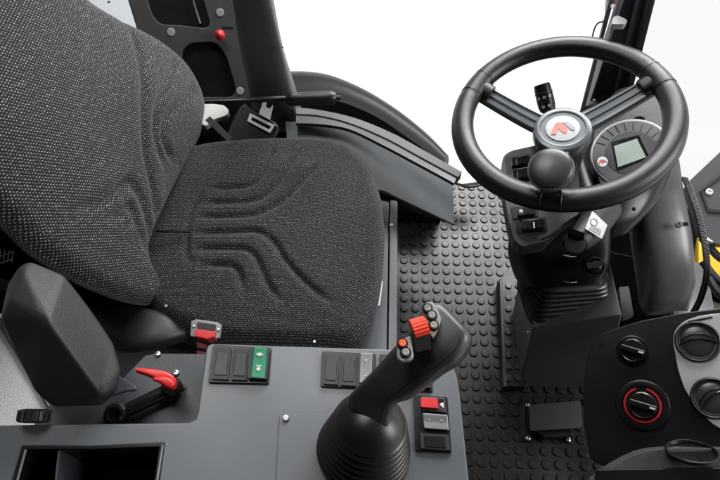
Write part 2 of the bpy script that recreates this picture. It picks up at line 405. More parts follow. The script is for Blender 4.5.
# seat belt anchor with tongue
t = thing('seat_belt_reel', 'black seat belt reel housing with steel tongue behind the cushion', 'seat belt', at(250, 120, .4))
bp = PL(250, 120, .455, (.1, -.45, .8))
b = slab([(225, 136), (238, 108), (244, 102), (276, 122), (280, 128), (272, 146), (230, 150)], bp, .03, .005, 0, 3); obj('housing', b, BLK, t)
b = plate([(250, 113), (275, 125), (270, 133), (247, 121)], [[(252, 117), (271, 126.5), (269, 129.5), (251, 120)]], bp, .004, .006, .0006); obj('bezel', b, mat('bezel_zinc', (.55, .55, .55), .3, .4), t)
b = plate(rp([(259, 114), (263, 100.5), (267, 102), (266, 107), (270, 108.5), (273, 104.5), (273, 107), (270, 120)], 1), [], bp, .002, .012, .0005); obj('tongue', b, MT['bezel_zinc'], t)
b = slab([(205, 120), (210, 116), (233, 138), (228, 142)], bp, .002, .0005, .002); obj('webbing', b, BLKM, t)
for q in ((243, 108), (275, 126)): screw('screw', q, bp, .0022, t, BLKM, .001)

# ================================================================== DRIVER SEAT
def dseg(p, a, b):
    ab = b - a; tt = max(0, min(1, (p - a).dot(ab) / ab.dot(ab))); return (p - a - ab * tt).length
def pad_mesh(outline, pl, centre, dome, edge, thick, grooves, gdepth, gw, extra=None, nr=110, nth=340, uvf=None):
    """quilted pad: polar grid over a plane, pushed along its normal"""
    n = pl.n; ux = V((1, 0, 0)); ux = (ux - ux.dot(n) * n); 
    if ux.length < .5: ux = V((0, 1, 0)) - V((0, 1, 0)).dot(n) * n
    ux.normalize(); uy = n.cross(ux); c0 = pl.at(*centre)
    to2 = lambda q: V(((q - c0).dot(ux), (q - c0).dot(uy)))
    per = catmull([pl.at(*p) for p in outline], 16, True); per2 = [to2(p) for p in per]
    # resample evenly
    L = [0]
    for i in range(len(per2)): L.append(L[-1] + (per2[(i + 1) % len(per2)] - per2[i]).length)
    rs = []; k = 0
    for i in range(nth):
        s = L[-1] * i / nth
        while L[k + 1] < s: k += 1
        f = (s - L[k]) / (L[k + 1] - L[k]); rs.append(per2[k].lerp(per2[(k + 1) % len(per2)], f))
    G = [[(to2(pl.at(*p))) for p in catmull([V((*q, 0)) for q in g], 5)] if len(g) > 2 else [to2(pl.at(*p)) for p in g] for g in [[(q[0], q[1]) for q in g] for g in grooves]]
    bm = bmesh.new(); uvl = bm.loops.layers.uv.new('UVMap'); uvd = {}
    def hgt(q, r):
        h = dome * (1 - r ** 2.2) - edge * (max(0, (r - .86) / .14) ** 2.6)
        gd = 0
        for g in G:
            d = 9; si = 0
            for i in range(len(g) - 1):
                e = dseg(q, g[i], g[i + 1])
                if e < d: d = e; si = i
            if d < gw * 2.6:
                end = min((q - g[0]).length, (q - g[-1]).length) / .035
                gd = max(gd, math.exp(-(d / gw) ** 2) * min(1, .12 + end))
        if extra: h += extra(q, c0 + ux * q.x + uy * q.y)
        return h - gdepth * gd
    cv = bm.verts.new(c0 + n * hgt(V((0, 0)), 0)); uvd[cv] = V((0, 0)); prev = None
    ringsv = []
    for i in range(1, nr + 1):
        r = (i / nr) ** .75; row = []
        for q in rs:
            p = q * r; v = bm.verts.new(c0 + ux * p.x + uy * p.y + n * hgt(p, r)); uvd[v] = V((p.x, p.y)); row.append(v)
        ringsv.append(row)
    # rolled skirt
    for kk, (dr, dz) in enumerate(((1.004, -.012), (1.003, -.03), (.995, -thick * .7), (.97, -thick), (.5, -thick))):
        row = []
        for q in rs:
            p = q * dr; v = bm.verts.new(c0 + ux * p.x + uy * p.y + n * (-edge + dz)); uvd[v] = V((q.x, q.y)) + q.normalized() * (-dz); row.append(v)
        ringsv.append(row)
    for k in range(nth): bm.faces.new((cv, ringsv[0][k], ringsv[0][(k + 1) % nth]))
    for i in range(len(ringsv) - 1):
        A, B = ringsv[i], ringsv[i + 1]
        for k in range(nth):
            j = (k + 1) % nth; bm.faces.new((A[k], B[k], B[j], A[j]))
    bm.faces.new(ringsv[-1][::-1])
    for f in bm.faces:
        for lp in f.loops: lp[uvl].uv = uvd[lp.vert] + V((2, 2))
    return bm
seat = thing('driver_seat', 'large driver seat upholstered in black and white speckled woven fabric', 'seat', (-.2, .52, .338))
cpl = PL(300, 240, .44)
cush = [(120, 235), (135, 190), (160, 150), (200, 137), (250, 132), (300, 131), (340, 135), (365, 152), (379, 182), (384.5, 215), (384, 250), (379, 288), (371, 318), (357, 340), (335, 345), (290, 344), (225, 340), (190, 330), (150, 310), (125, 280)]
gro = [[(207, 194), (235, 193), (253, 190), (264, 178), (272, 158), (276, 145)],
       [(201, 208), (240, 208), (262, 204), (278, 190), (290, 170), (298, 152)],
       [(197, 222), (240, 222), (262, 219), (285, 206), (305, 185), (322, 165)],
       [(194, 238), (235, 238), (260, 238), (275, 248), (288, 268), (310, 290), (335, 308)],
       [(192, 254), (230, 254), (250, 256), (260, 268), (270, 290), (283, 306)],
       [(198, 270), (222, 270), (236, 272), (242, 282), (245, 300)],
       [(207, 194), (200, 208), (191, 226), (189, 245), (190, 262), (198, 270)]]
b = pad_mesh(cush, cpl, (270, 240), .022, .028, .085, gro, .0072, .0062)
cushion = obj('seat_cushion', b, FABC, seat, None, 60)
b = tube([at(156, 231, .468), at(175, 231.5, .467), at(190, 232, .463)], .0022, 8); obj('seam', b, BLK, cushion)
# cushion pan
bb = lambda z: [at(p[0], p[1], z) for p in cush]
b = prism([cpl.p + (at(p[0], p[1], .44) - cpl.p) * .93 - V((0, 0, .075)) for p in cush], (0, 0, -.03), .004, 2); obj('seat_pan', b, BLK, seat)
rec = R(15); bpl = PL(157, 245, .47, (math.cos(rec), 0, math.sin(rec)))
back = [(60, -32), (97, 0), (130, 20), (164, 38), (191, 61), (207, 90), (210, 115), (203, 140), (187, 170), (172, 200), (160, 228), (153, 258), (160, 286), (166, 303), (140, 301), (105, 288), (80, 275), (45, 252), (18, 225), (-10, 200), (-70, 160), (-150, 100), (-170, 0), (-110, -60), (-20, -70)]
bgro = [[(128, 15), (133, 45), (135, 80), (134, 120), (137, 155), (150, 195), (158, 228)],
        [(178, 56), (162, 82), (150, 105), (146, 128), (152, 150), (163, 170)],
        [(197, 84), (176, 103), (160, 118), (155, 135), (162, 152), (175, 165)],
        [(66, 216), (92, 202), (119, 184), (133, 197), (145, 222), (153, 250)],
        [(97, 226), (112, 213), (122, 209), (132, 226), (143, 255)]]
def bextra(q, p):
    return 0
b = pad_mesh(back, bpl, (70, 130), .022, .013, .10, bgro, .0066, .010)
br = obj('backrest', b, FAB, seat, None, 60)
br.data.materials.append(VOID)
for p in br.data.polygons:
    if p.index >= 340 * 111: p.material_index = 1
# backrest shell
shellp = [bpl.at(p[0], p[1]) for p in back]; cc = bpl.at(70, 130)
b = prism([cc + (p - cc) * 1.0 - bpl.n * .13 for p in shellp], -bpl.n * .03, .01, 3); obj('back_shell', b, BLK, seat)
# hinge cover
b = loft2([(92, 298, 88, 330, .40, .03), (125, 300, 120, 345, .43, .04), (160, 308, 150, 345, .44, .04), (182, 318, 185, 335, .42, .03), (190, 326, 191, 330, .40, .02)], 24, .7)
obj('hinge_cover', b, BLKM, seat)
b = lathe([(.0025, 0), (.0025, .0012), (0, .0016)], at(166, 306, .455), (0, 0, 1), 14); obj('rivet', b, SILM, seat)
# armrest pad (folded forward)
ring = [(0, 318), (8, 283), (19, 266), (30, 261), (64, 275), (90, 308), (114, 344), (121.5, 370), (117, 392), (103, 406), (53, 407.5), (35, 392), (14, 349)]
zr = [.755, .76, .765, .765, .755, .725, .70, .69, .685, .68, .68, .69, .72]
M = at(47, 321, .772); N_ = at(100, 394, .705)
bm = bmesh.new(); rv = [bm.verts.new(at(p[0], p[1], z)) for p, z in zip(ring, zr)]; mv = bm.verts.new(M); nv = bm.verts.new(N_); K = bm.verts.new(at(25, 271, .774)); K2 = bm.verts.new(at(9, 300, .768))
bt = [bm.verts.new(at(60 + (p[0] - 60) * .90, 335 + (p[1] - 335) * .92, z - .055)) for p, z in zip(ring, zr)]
for f in ((rv[0], rv[1], K2), (rv[1], rv[2], K), (rv[1], K, K2), (rv[2], rv[3], K), (rv[3], rv[4], mv, K), (K, mv, K2), (K2, mv, rv[0]), (rv[4], rv[5], mv), (rv[5], rv[6], nv, mv), (rv[6], rv[7], nv), (rv[7], rv[8], nv), (rv[8], rv[9], nv), (rv[9], rv[10], nv), (rv[10], rv[11], mv, nv), (rv[11], rv[12], mv), (rv[12], rv[0], mv)):
    bm.faces.new(f)
bm.faces.new(bt[::-1])
for i in range(13):
    j = (i + 1) % 13; bm.faces.new((rv[j], rv[i], bt[i], bt[j]))
bmesh.ops.recalc_face_normals(bm, faces=bm.faces); bev(bm, .011, 3, 8)
arm = obj('armrest', bm, PAD, seat, None, 180)
sb = arm.modifiers.new('soft', 'SUBSURF'); sb.levels = 2; sb.render_levels = 2
b = slab([(100, 380), (119, 376), (136, 386), (136, 390), (126, 391), (80, 405)], Z(.655), .004, .001); obj('armrest_bracket', b, GREYD, arm)

# buckle
t = thing('seat_belt_buckle', 'steel framed seat belt buckle with red button at cushion corner', 'buckle', at(206, 335, .4))
kp = PL(206, 335, .53, (0, -.15, 1))
b = plate([(191, 321), (196, 319), (217, 322), (222, 325), (220, 338), (214, 339), (214, 334), (197, 331), (195, 337), (190, 336)], [], kp, .004, .003, .0008); obj('frame', b, mat('buckle_steel', (.16, .16, .16), .35, .7), t)
b = slab([(197, 322), (216, 324.5), (215, 332), (197, 330)], kp, .004, .0005, .004); obj('webbing_slot', b, BLK, t)
b = slab([(195.5, 328.5), (215.5, 331.5), (214.5, 337), (207, 339.5), (194, 336.5)], kp, .02, .0015, .007); obj('release_button', b, RED, t)
b = slab([(196, 341), (206, 344), (205, 349), (197, 348)], kp, .02, .001, -.004); obj('red_tab', b, mat('dark_red_webbing', (.09, .004, .006), .6), t)
b = slab([(196, 350), (206, 352), (204, 357), (197, 356)], kp, .02, .001, -.006); obj('red_tab', b, MT['dark_red_webbing'], t)
for q in ((193.5, 326.5), (218, 330)): screw('rivet', q, kp, .0022, t, CHR, .004)

# rear light textile wall seen past the armrest
t = thing('rear_wall_panel', 'light grey textured lining panel beside the armrest', 'panel', at(15, 380, .4))
b = slab([(-120, 300), (0, 312), (22, 350), (52, 400), (52, 440), (-120, 440)], Z(.56), .03, .004); obj('lining', b, WALL, t)
b = slab([(0, 316), (6, 330), (54, 412), (50, 414), (0, 328)], Z(.565), .02, .002); obj('dark_edge', b, GREYD, t)
# mesh netting at left edge
t = thing('storage_net', 'black net pocket hanging beside the backrest', 'net', at(5, 230, .6))
b = bmesh.new()
for k in range(9):
    tube([at(-22 + k * 4.2, 200, .66), at(-19 + k * 4.2, 232, .66), at(-22 + k * 4.2, 262, .66)], .0007, 5, bm=b, sm=3)
    tube([at(-25, 203 + k * 7, .661), at(-5, 208 + k * 7, .661), at(12, 203 + k * 7, .661)], .0007, 5, bm=b, sm=3)
obj('netting', b, mat('net_cord', (.05, .05, .05), .7), t)

# ================================================================== SIDE CONSOLE
ZC = .66; cp = Z(ZC)
con = thing('side_console', 'grey metal side console carrying switches and a storage tray', 'console', at(300, 430, .2))
outer = [(-60, 426)] + [(0, 425), (187, 422)] + [tuple(p) for p in rp([(187, 422), (197, 421), (208, 343), (212, 343)], 4)[5:15]] + [(382, 349), (442, 351), (449, 356), (458, 378), (463, 420), (471, 500), (478, 560), (-60, 560)]
outer = [(-60, 426), (0, 425), (188, 422.5), (195, 419), (197.5, 412), (206, 349), (208, 345), (212, 343.3), (382, 349), (440, 351), (446, 353), (450, 358), (457, 376), (460, 395), (471, 500), (478, 560), (-60, 560)]
tray = [(24, 447), (90, 447), (162, 444), (154, 500), (148, 540), (2, 540), (12, 490)]
b = plate(outer, [tray], cp, .022, 0, .0022); obj('top_panel', b, GREY, con)
# body beneath
bb = [(-40, 440), (200, 440), (214, 352), (440, 357), (452, 382), (462, 500), (460, 540), (-40, 540)]
b = plate(bb, [[(16, 442), (168, 440), (158, 545), (-8, 545)]], cp, .38, -.024, .002) if False else slab([(200, 445), (214, 350), (440, 357), (450, 380), (462, 540), (200, 540)], cp, .45, .002, -.0235); obj('body', b, GREYD, con)
# tray
trm = mat('tray_plastic', (.008, .008, .009), .5)
b = plate([(22, 445), (90, 445.5), (165, 442), (157, 500), (151, 545), (-2, 545), (9, 490)], [[(26, 449.5), (90, 449.5), (159, 447), (151.5, 500), (146, 538), (6, 538), (14.5, 490)]], cp, .09, .0012, .0008); obj('tray_wall', b, BLK, con)
b = slab([(5, 440), (170, 440), (165, 550), (-10, 550)], Z(ZC - .088), .004); obj('tray_floor', b, trm, con)
b = slab([(58, 449), (60, 449), (50, 540), (48, 540)], cp, .085, .0003, -.002); obj('tray_divider', b, GREYD, con)
b = slab([(24.5, 449.5), (26.2, 449.5), (13, 498), (11.3, 498)], cp, .002, .0003, .0028); obj('tray_edge', b, SILM, con)
b = slab([(162, 445), (163.4, 445), (154.8, 498), (153.2, 498)], cp, .002, .0003, .0028); obj('tray_edge', b, SILM, con)
# recessed shelf at left
rcp = Z(.605)
b = slab([(30, 440), (38, 412), (50, 405), (96, 396), (124, 377), (145, 355.5), (155, 353.5), (215, 354), (213, 440)], rcp, .006, .001, 0); obj('recessed_shelf', b, GREYD, con)
b = slab([(198, 412), (206, 349), (214, 349), (214, 430), (190, 430)], Z(.635), .05, .001); obj('shelf_wall', b, GREYD, con)
for q, r_ in (((158, 354), .0035), ((176, 373), .004), ((170.5, 397), .0042)): screw('screw', q, rcp, r_, con, CHR, .0012)
b = lathe([(.0034, 0), (.0034, .0012), (0, .0012)], rcp.at(184.5, 387), (0, 0, 1), 16); obj('hole', b, BLK, con)
b = slab(rp([(279.5, 415), (281, 413.5), (322, 414), (332, 440), (330, 520), (274, 520)], 1.5), cp, .002, .0006, .0018); obj('cover_plate', b, GREY, con)
screw('screw', (286, 418.5), cp, .0036, con, CHR, .0025)
b = lathe([(.0014, 0), (.0014, .0012), (0, .0016)], cp.at(314.5, 341.8, -.003), (0, 0, 1), 12); obj('pilot_lamp', b, WHT, con)

# switch modules ---------------------------------------------------
def quad(x0, y0, x1, y1, sl=.028, st=-.05):
    """rectangle aligned with the console (slight perspective lean)"""
    def q(x, y): return (x + (y - y0) * st, y + (x - x0) * sl)
    return [q(x0, y0), q(x1, y0), q(x1, y1), q(x0, y1)]
def frame(px, parent, pl, name='switch_frame', cells=None):
    o = obj(name, slab(px, pl, .004, .0012, .0032, 2), BLK, parent)
    return o
def blank(px, parent, pl):
    o = obj('blank_cover', slab(px, pl, .003, .0008, .0056, 1), BLKM, parent)
    c = sum((V(p) for p in px), V((0, 0))) / 4; inn = [tuple(c + (V(p) - c) * .72) for p in px]
    obj('panel_inset', slab(inn, pl, .0012, .0005, .0065, 1), BLK, o); return o
def rocker(px, parent, pl, m, label=None, tilt=.003, icons=(), split=None, h=.0085):
    """px: tl,tr,br,bl; top end raised"""
    a = [pl.at(p[0], p[1], h + (tilt if i < 2 else 0)) for i, p in enumerate(px)]
    mid1 = (a[0] + a[3]) / 2 - pl.n * .0012; mid2 = (a[1] + a[2]) / 2 - pl.n * .0012
    base = [pl.at(p[0], p[1], .002) for p in px]
    bm = bmesh.new(); v = [bm.verts.new(p) for p in (a[0], a[1], mid2, a[2], a[3], mid1)]; u = [bm.verts.new(p) for p in base]
    for f in ((v[0], v[1], v[2], v[5]), (v[5], v[2], v[3], v[4]), (v[1], v[0], u[0], u[1]), (v[4], v[3], u[2], u[3]), (u[3], u[0], v[0], v[5], v[4]), (u[1], u[2], v[3], v[2], v[1]), (u[0], u[3], u[2], u[1])): bm.faces.new(f)
    bmesh.ops.recalc_face_normals(bm, faces=bm.faces); bev(bm, .0012, 3, 15)
    o = obj('rocker', bm, m, parent, label)
    nn = (a[1] - a[0]).cross(a[3] - a[0]).normalized(); nn = nn if nn.z > 0 else -nn
    P = lambda s, t: (a[0].lerp(a[1], s)).lerp(a[3].lerp(a[2], s), t) + nn * .0004 - nn * (.0012 * (1 - abs(2 * t - 1)))
    for (s, t_, r_, kind) in icons:
        c = P(s, t_)
        if kind == 'ring': b = lathe([(r_, 0), (r_, .0004), (r_ * .65, .0004), (r_ * .65, 0)], c, nn, 20, caps=False)
        elif kind == 'dot': b = lathe([(r_, 0), (r_, .0004), (0, .0004)], c, nn, 16)
        else:
            ux = (a[1] - a[0]).normalized(); uy = nn.cross(ux)
            b = prism([c + ux * r_ + uy * r_ * .25, c - ux * r_ + uy * r_ * .25, c - ux * r_ - uy * r_ * .25, c + ux * r_ - uy * r_ * .25], nn * .0004)
        obj('symbol', b, LIN, o)
    return o
WS = 'switch_module'
m1 = thing(WS, 'switch block with green rocker at the back of the console', 'switch', cp.at(240, 365), 'switch blocks on the side console')
frame([(213, 344.5), (271.5, 347.5), (268.5, 384), (208, 382.5)], m1, cp)
blank([(215.5, 347), (231.5, 348), (228, 380), (211, 379)], m1, cp)
blank([(234, 348.3), (249.5, 349), (247, 380.5), (231, 380)], m1, cp)
b = slab([(249, 348), (269, 349.5), (266.5, 379), (247.5, 378)], cp, .01, .001, .009, 1); gb = obj('rocker_housing', b, BLKM, m1)
g = rocker([(253.5, 347), (267, 348), (264.5, 379), (250.5, 377.5)], m1, cp, GRN, 'green rocker with white symbols', .003, ((.5, .23, .0022, 'ring'), (.5, .23, .0036, 'bar'), (.5, .70, .0022, 'dot'), (.5, .6, .0028, 'bar')), h=.0095)
m2 = thing(WS, 'switch block with light grey rocker left of the joystick', 'switch', cp.at(348, 370), 'switch blocks on the side console')
frame([(322, 351), (376, 353.5), (375, 389), (320.5, 386.5)], m2, cp)
blank([(324.5, 353.5), (339.5, 354.5), (338, 385), (323, 384)], m2, cp)
blank([(342, 354.5), (357.5, 355), (356, 386), (340.5, 385.3)], m2, cp)
rocker([(360, 352.5), (372.5, 353.5), (371.5, 384), (359, 383)], m2, cp, SILM, 'light grey rocker', .003, ((.5, .25, .0014, 'ring'), (.5, .75, .0014, 'bar')))
m3 = thing(WS, 'blank switch block partly hidden behind the joystick handle', 'switch', cp.at(405, 372), 'switch blocks on the side console')
frame([(379.5, 354), (432, 356.5), (433, 392), (379.5, 389)], m3, cp)
blank([(382, 356.5), (397.5, 357), (397, 387.5), (381.5, 386.5)], m3, cp)
blank([(400, 357.5), (414.5, 358), (414.5, 388.5), (399.5, 387.5)], m3, cp)
rocker([(418, 357.5), (430, 358.5), (431, 388.5), (418, 387.5)], m3, cp, BLKM, None, .003)
m4 = thing(WS, 'upright switch block with red and grey rockers right of the joystick', 'switch', cp.at(432, 425), 'switch blocks on the side console')
frame([(413, 395), (447.5, 396.5), (452, 453), (416, 451)], m4, cp)
rocker([(421, 396.5), (445, 398), (446.5, 413), (422, 411)], m4, cp, BLKM, None, .002)
b = slab([(420.5, 397.5), (437.5, 398.5), (438.5, 408.5), (421, 407)], cp, .004, .0012, .0125, 1); obj('red_key', b, RED, m4)
b = prism([cp.at(439.5, 404, .0122), cp.at(443.5, 402.5, .0122), cp.at(443.8, 408.5, .0122)], (0, 0, .0004)); obj('symbol', b, LIN, m4)
rocker([(422.5, 413), (447.5, 415), (449, 430.5), (424, 428.5)], m4, cp, SILM, 'light grey rocker', .002, ((.25, .4, .0012, 'bar'), (.75, .4, .0012, 'bar')))
blank([(420, 433), (448.5, 434.5), (450.5, 450.5), (421, 448.5)], m4, cp)

# red lever + arm + knobs
t = thing('red_release_lever', 'glossy red release lever on a black arm in the console recess', 'lever', rcp.at(165, 390))
b = tube([rcp.at(112, 417, .008), rcp.at(130, 409, .010), rcp.at(165, 392, .014), rcp.at(178, 386, .016)], [.008, .0085, .0085, .010], 14, flat=.6); obj('arm', b, GLS, t)
b = loft2([(135.5, 367, 136, 371, .655, .006), (149, 368, 148, 375, .655, .008), (162, 370, 157, 379.5, .653, .010), (172, 374, 162, 385, .650, .012), (177, 381, 168, 389, .646, .012), (177, 387, 174, 391, .642, .010)], 20, .6)
obj('red_handle', b, RED, t)
b = loft2([(155, 377, 152, 380, .662, .006), (164, 376, 160, 383, .662, .006), (172, 379, 166, 387, .660, .006), (175, 384, 171, 389, .658, .006)], 14, .8); obj('raised_rib', b, RED, t)
b = lathe([(.012, -.012), (.012, .006), (.009, .010), (0, .010)], rcp.at(172, 388, .012), (.3, -.2, 1), 24); obj('pivot', b, BLK, t)
t = thing('pivot_knob', 'round black pivot knob under the armrest in the console recess', 'knob', rcp.at(119, 413))
b = lathe([(.0135, 0), (.0135, .012), (.011, .018), (.008, .019), (.0075, .014), (0, .014)], rcp.at(119, 414, .0), (.1, -.3, 1), 28); obj('body', b, GLS, t)
t = thing('adjuster_knob', 'knurled black adjuster knob at the left end of the console', 'knob', at(33, 420, .66))
o = at(33.5, 422.5, .665); ax = V((0, .93, .3)); prof = [(.019, 0), (.019, .002)]
a_, b_, c_ = basis(ax); bm = bmesh.new(); rs = []
for h, rr, kn in ((0, .0145, 0), (.0012, .0155, 0), (.0025, .0150, 1), (.0115, .0148, 1), (.0125, .014, 0), (.013, .011, 0)):
    rs.append([o + c_ * h + (a_ * math.cos(2 * math.pi * k / 96) + b_ * math.sin(2 * math.pi * k / 96)) * (rr + (.0013 * (1 if k % 6 < 3 else -1) * kn)) for k in range(96)])
b = rings(rs); obj('knurled_grip', b, BLKM, t, sharp=25)

# ================================================================== JOYSTICK
js = thing('joystick', 'black joystick with ridged boot and angled button grip', 'joystick', cp.at(362, 452))
axj = (at(372, 405, .72) - at(361, 455, .66)).normalized(); o = at(363.5, 450, .66)
prof = [(.046, -.002)]
rr = .0465; hh = .0
for k in range(7):
    prof += [(rr, hh + .001), (rr + .0012, hh + .0035), (rr, hh + .0062), (rr - .0048, hh + .0072), (rr - .0066, hh + .0082)]
    hh += .0084; rr -= .0019
prof += [(rr, hh + .001), (rr - .001, hh + .004), (rr - .006, hh + .010), (rr - .014, hh + .016), (rr - .022, hh + .020), (0, hh + .022)]
axb = V((.10, .20, 1)).normalized()
b = lathe(prof, o, axb, 72); obj('ridged_boot', b, RUB, js, sharp=80)
b = loft2([(362, 424, 384, 437, .724, .015), (350, 412, 388, 431, .735, .03), (346, 399, 391, 415, .748, .036), (355, 387, 394, 404, .762, .036), (367, 374, 404, 399, .774, .035), (379, 361, 415, 392, .785, .035), (390, 348, 428, 382, .797, .036), (403, 335, 441, 371, .808, .038), (413, 320, 456, 361, .816, .040), (424, 304, 467, 346, .82, .038), (436, 301, 469, 335, .82, .030), (447, 307, 464, 326, .815, .018)], 44, .48, 8)
grip = obj('grip', b, mat('grip_plastic', (.035, .035, .036), .3, 0, .0005, 1300, .2), js, sharp=80)
b = tube([at(380, 425, .743), at(386, 405, .763), at(398, 392, .781), at(418, 378, .798), at(440, 364, .811), at(457, 348, .821), at(461, 335, .823)], .0007, 6); obj('seam_line', b, BLK, js)
jp = PL(415, 335, .8215, (-.05, -.12, 1))
plate_m = mat('button_plate', (.25, .24, .23), .45)
lp = slab([(396.5, 350), (399, 342), (409, 335.5), (411, 337), (414, 357), (410, 360.5), (401, 361.5), (397, 358)], jp, .006, .001, .0012, 2); lpo = obj('button_plate', lp, plate_m, js)
up_ = slab([(423, 306), (425, 302.5), (432, 301.5), (436, 306), (441, 318), (440, 325), (434, 337), (431.5, 337), (427, 325)], jp, .006, .001, .0014, 2); upo = obj('button_plate', up_, plate_m, js)
def btn(px, parent, m, r=.0046, ring=True):
    o = jp.at(*px, .001); sc = r
    b = lathe([(sc, 0), (sc, .0018), (sc * .86, .0028), (sc * .74, .0024), (sc * .74, .001)], o, jp.n, 28, caps=False); q = obj('button_ring', b, BLK, parent)
    b = lathe([(sc * .68, 0), (sc * .68, .0028), (sc * .5, .0036), (0, .0034)], o, jp.n, 24); obj('button_cap', b, m, q)
btn((402.3, 344), lpo, ORG); btn((405.5, 353), lpo, plate_m)
btn((427.2, 309), upo, SILM); btn((431.5, 316), upo, plate_m); btn((433.5, 326), upo, plate_m)
b = slab([(411.5, 333), (413, 324), (418, 321.5), (424, 321), (427, 326), (430.5, 340), (431, 349), (422, 351), (416, 353), (415, 345)], jp, .008, .003, .0022, 2); obj('thumbwheel_well', b, GLS, js)
b = bmesh.new(); c = jp.at(419.5, 329, -.0035); ax = (jp.at(428, 326) - jp.at(412, 331)).normalized()
a_, b_, c_ = basis(ax); rs = []
for h in (-.0066, -.0061, .0061, .0066):
    q = .0095 if abs(h) < .0063 else .0086
    rs.append([c + c_ * h + (a_ * math.cos(2 * math.pi * k / 80) + b_ * math.sin(2 * math.pi * k / 80)) * (q + (.0003 if k % 4 < 2 else -.0003)) for k in range(80)])
obj('thumbwheel', rings(rs), mat('thumbwheel_orange', (.8, .045, .01), .4), js)
t = thing('boot_clip', 'small steel clip screw beside the joystick boot', 'screw', cp.at(329, 465))
b = tube([cp.at(324, 459, .004), cp.at(331, 471, .004)], [.0016, .0018], 10, sm=1); obj('pin', b, CHR, t)
b = lathe([(.003, -.001), (.003, .002), (.0015, .003), (0, .003)], cp.at(331, 471, .004), (.3, -.5, .8), 14); obj('pin_head', b, CHR, t)

# ================================================================== COLUMN PLINTH, PEDALS
t = thing('column_plinth', 'dark grey metal plinth holding the ribbed column bellows', 'plinth', at(560, 387, 0))
yf = at(540, 387, 0).y
ztop = .20
def ySolve(x, y, Y):   # height where the bearing crosses the vertical plane y = Y
    d = ray(x, y); s = (Y - CAM.y) / d.y; return CAM + d * s
fp = [ySolve(518, 388, yf), ySolve(600, 388, yf), ySolve(606, 388, yf), ySolve(622, 315, yf + .03), ySolve(615, 316, yf + .03), ySolve(533, 328, yf + .03)]
print('PLINTH', [tuple(round(q, 3) for q in p) for p in fp])
b = prism(fp, (0, .16, -.0), .003, 3); obj('body', b, mat('plinth_slate', (.085, .093, .1), .38, 0, .0003, 700, .12), t)
screw('bolt', (528.5, 333), PL(528.5, 333, fp[5].z, (0, -.6, .6)), .0035, t)
side = at(503, 386, 0)
t2 = thing('foot_rest', 'studded black foot rest step on the left of the column plinth', 'foot rest', at(515, 386, 0))
stp = PL(515, 330, .035)
b = slab([(505, 386), (527, 387), (531, 325), (527, 262), (523, 254), (513, 262), (500.5, 280)], stp, .032, .003, 0, 3); obj('step', b, BLK, t2)
verts = []; faces = []
for i in range(3):
    for j in range(10):
        xx = 508.5 + i * 9.7 + (0 if j > 1 else 0); yy = 378 - j * 11.5
        if i == 0 and yy < 283 or i == 2 and (yy < 262 or yy > 330): continue
        if yy < 272 and i != 1: continue
        q = stp.at(xx, yy, .0002); stud(q.x, q.y, q.z, .0085, verts, faces)
pymesh('stud', verts, faces, RUB, t2)
b = slab([(499.5, 279), (502.5, 279), (507, 386.5), (503.5, 386.5)], PL(500, 330, .042), .04, .001); obj('rim_edge', b, BLKM, t2)
b = slab([(520, 256), (525, 254), (528, 272), (524, 274)], PL(523, 262, .12), .01, .001); obj('steel_bracket', b, SIL, t2)
b = slab([(520, 273), (529, 271), (531, 279), (522, 281)], PL(523, 262, .125), .012, .003, 0, 2); obj('bracket_foot', b, BLK, t2)
b = prism([ySolve(527, 262, .62), ySolve(536, 300, .55), ySolve(541, 330, yf + .06), ySolve(527, 388, yf + .004), ySolve(517, 388, yf + .004)], (0.006, 0, 0), .001, 2)
obj('side_gusset', b, GREYD, t2)

t = thing('brake_pedal', 'flat black brake pedal plate bolted low on the floor', 'pedal', at(555, 420, 0))
pp = PL(555, 420, .055, (0, -.1, 1))
b = slab([(529, 405), (580, 400.5), (582.5, 428), (530.5, 431)], pp, .008, .002, 0, 2, seg=3); obj('pedal_pad', b, mat('pedal_rubber', (.014, .014, .015), .5, 0, .0005, 1000, .3), t)
b = slab([(523, 400), (530, 399), (533, 440), (524, 442)], PL(527, 420, .012), .01, .002, 0, 3); obj('mounting_foot', b, BLK, t)
b = slab([(532, 430), (572, 429), (574, 437), (545, 438)], PL(555, 432, .03), .02, .003); obj('hinge', b, BLK, t)
for q in ((527.5, 405), (528, 438.5), (568, 440)): screw('bolt', q, PL(527, 420, .014), .0055, t, CHR)

# bellows
t = thing('column_bellows', 'black ribbed rubber bellows round the foot of the steering column', 'bellows', at(575, 310, .2))
lv = [(529, 612, 318, 326), (533, 615, 310, 321)]
rs = []; K = 8
for k in range(K):
    f = k / (K - 1)
    lx, rx = 541 - 11 * f, 610 + 5.5 * f
    ytop = 287 + 31 * f; z = .335 - .09 * f
    for (gr, dz) in ((-.004, .007), (.0015, .004), (.0025, 0), (.0015, -.004), (-.004, -.007)):
        a = at(lx, ytop + 2 + 3 * f, z + dz); c = at(rx, ytop - 2 - 5 * f, z + dz); u = (c - a); wv = V((-u.y, u.x, 0)).normalized()
        cen = (a + c) / 2 + wv * .045; hw = u.length / 2 + gr; hd = .055 + gr; ud = u.normalized()
        ring = rp([cen - ud * hw - wv * hd, cen + ud * hw - wv * hd, cen + ud * hw + wv * hd, cen - ud * hw + wv * hd], .028, 6)
        rs.append(ring)
b = rings(rs); obj('ribbed_sleeve', b, RUB, t, sharp=80)

# small accelerator pedal in the dark gap
t = thing('accelerator_pedal', 'black accelerator pedal in the dark gap beside the column', 'pedal', at(632, 310, .1))
b = slab([(619, 287), (629, 286), (634, 316), (622, 319)], Z(.22), .012, .003, 0, 2); obj('pedal_pad', b, BLK, t)
b = tube([at(638, 299, .2), at(644, 294, .21), at(646, 300, .2), at(642, 304, .19)], .0013, 8); obj('spring_clip', b, CHR, t)

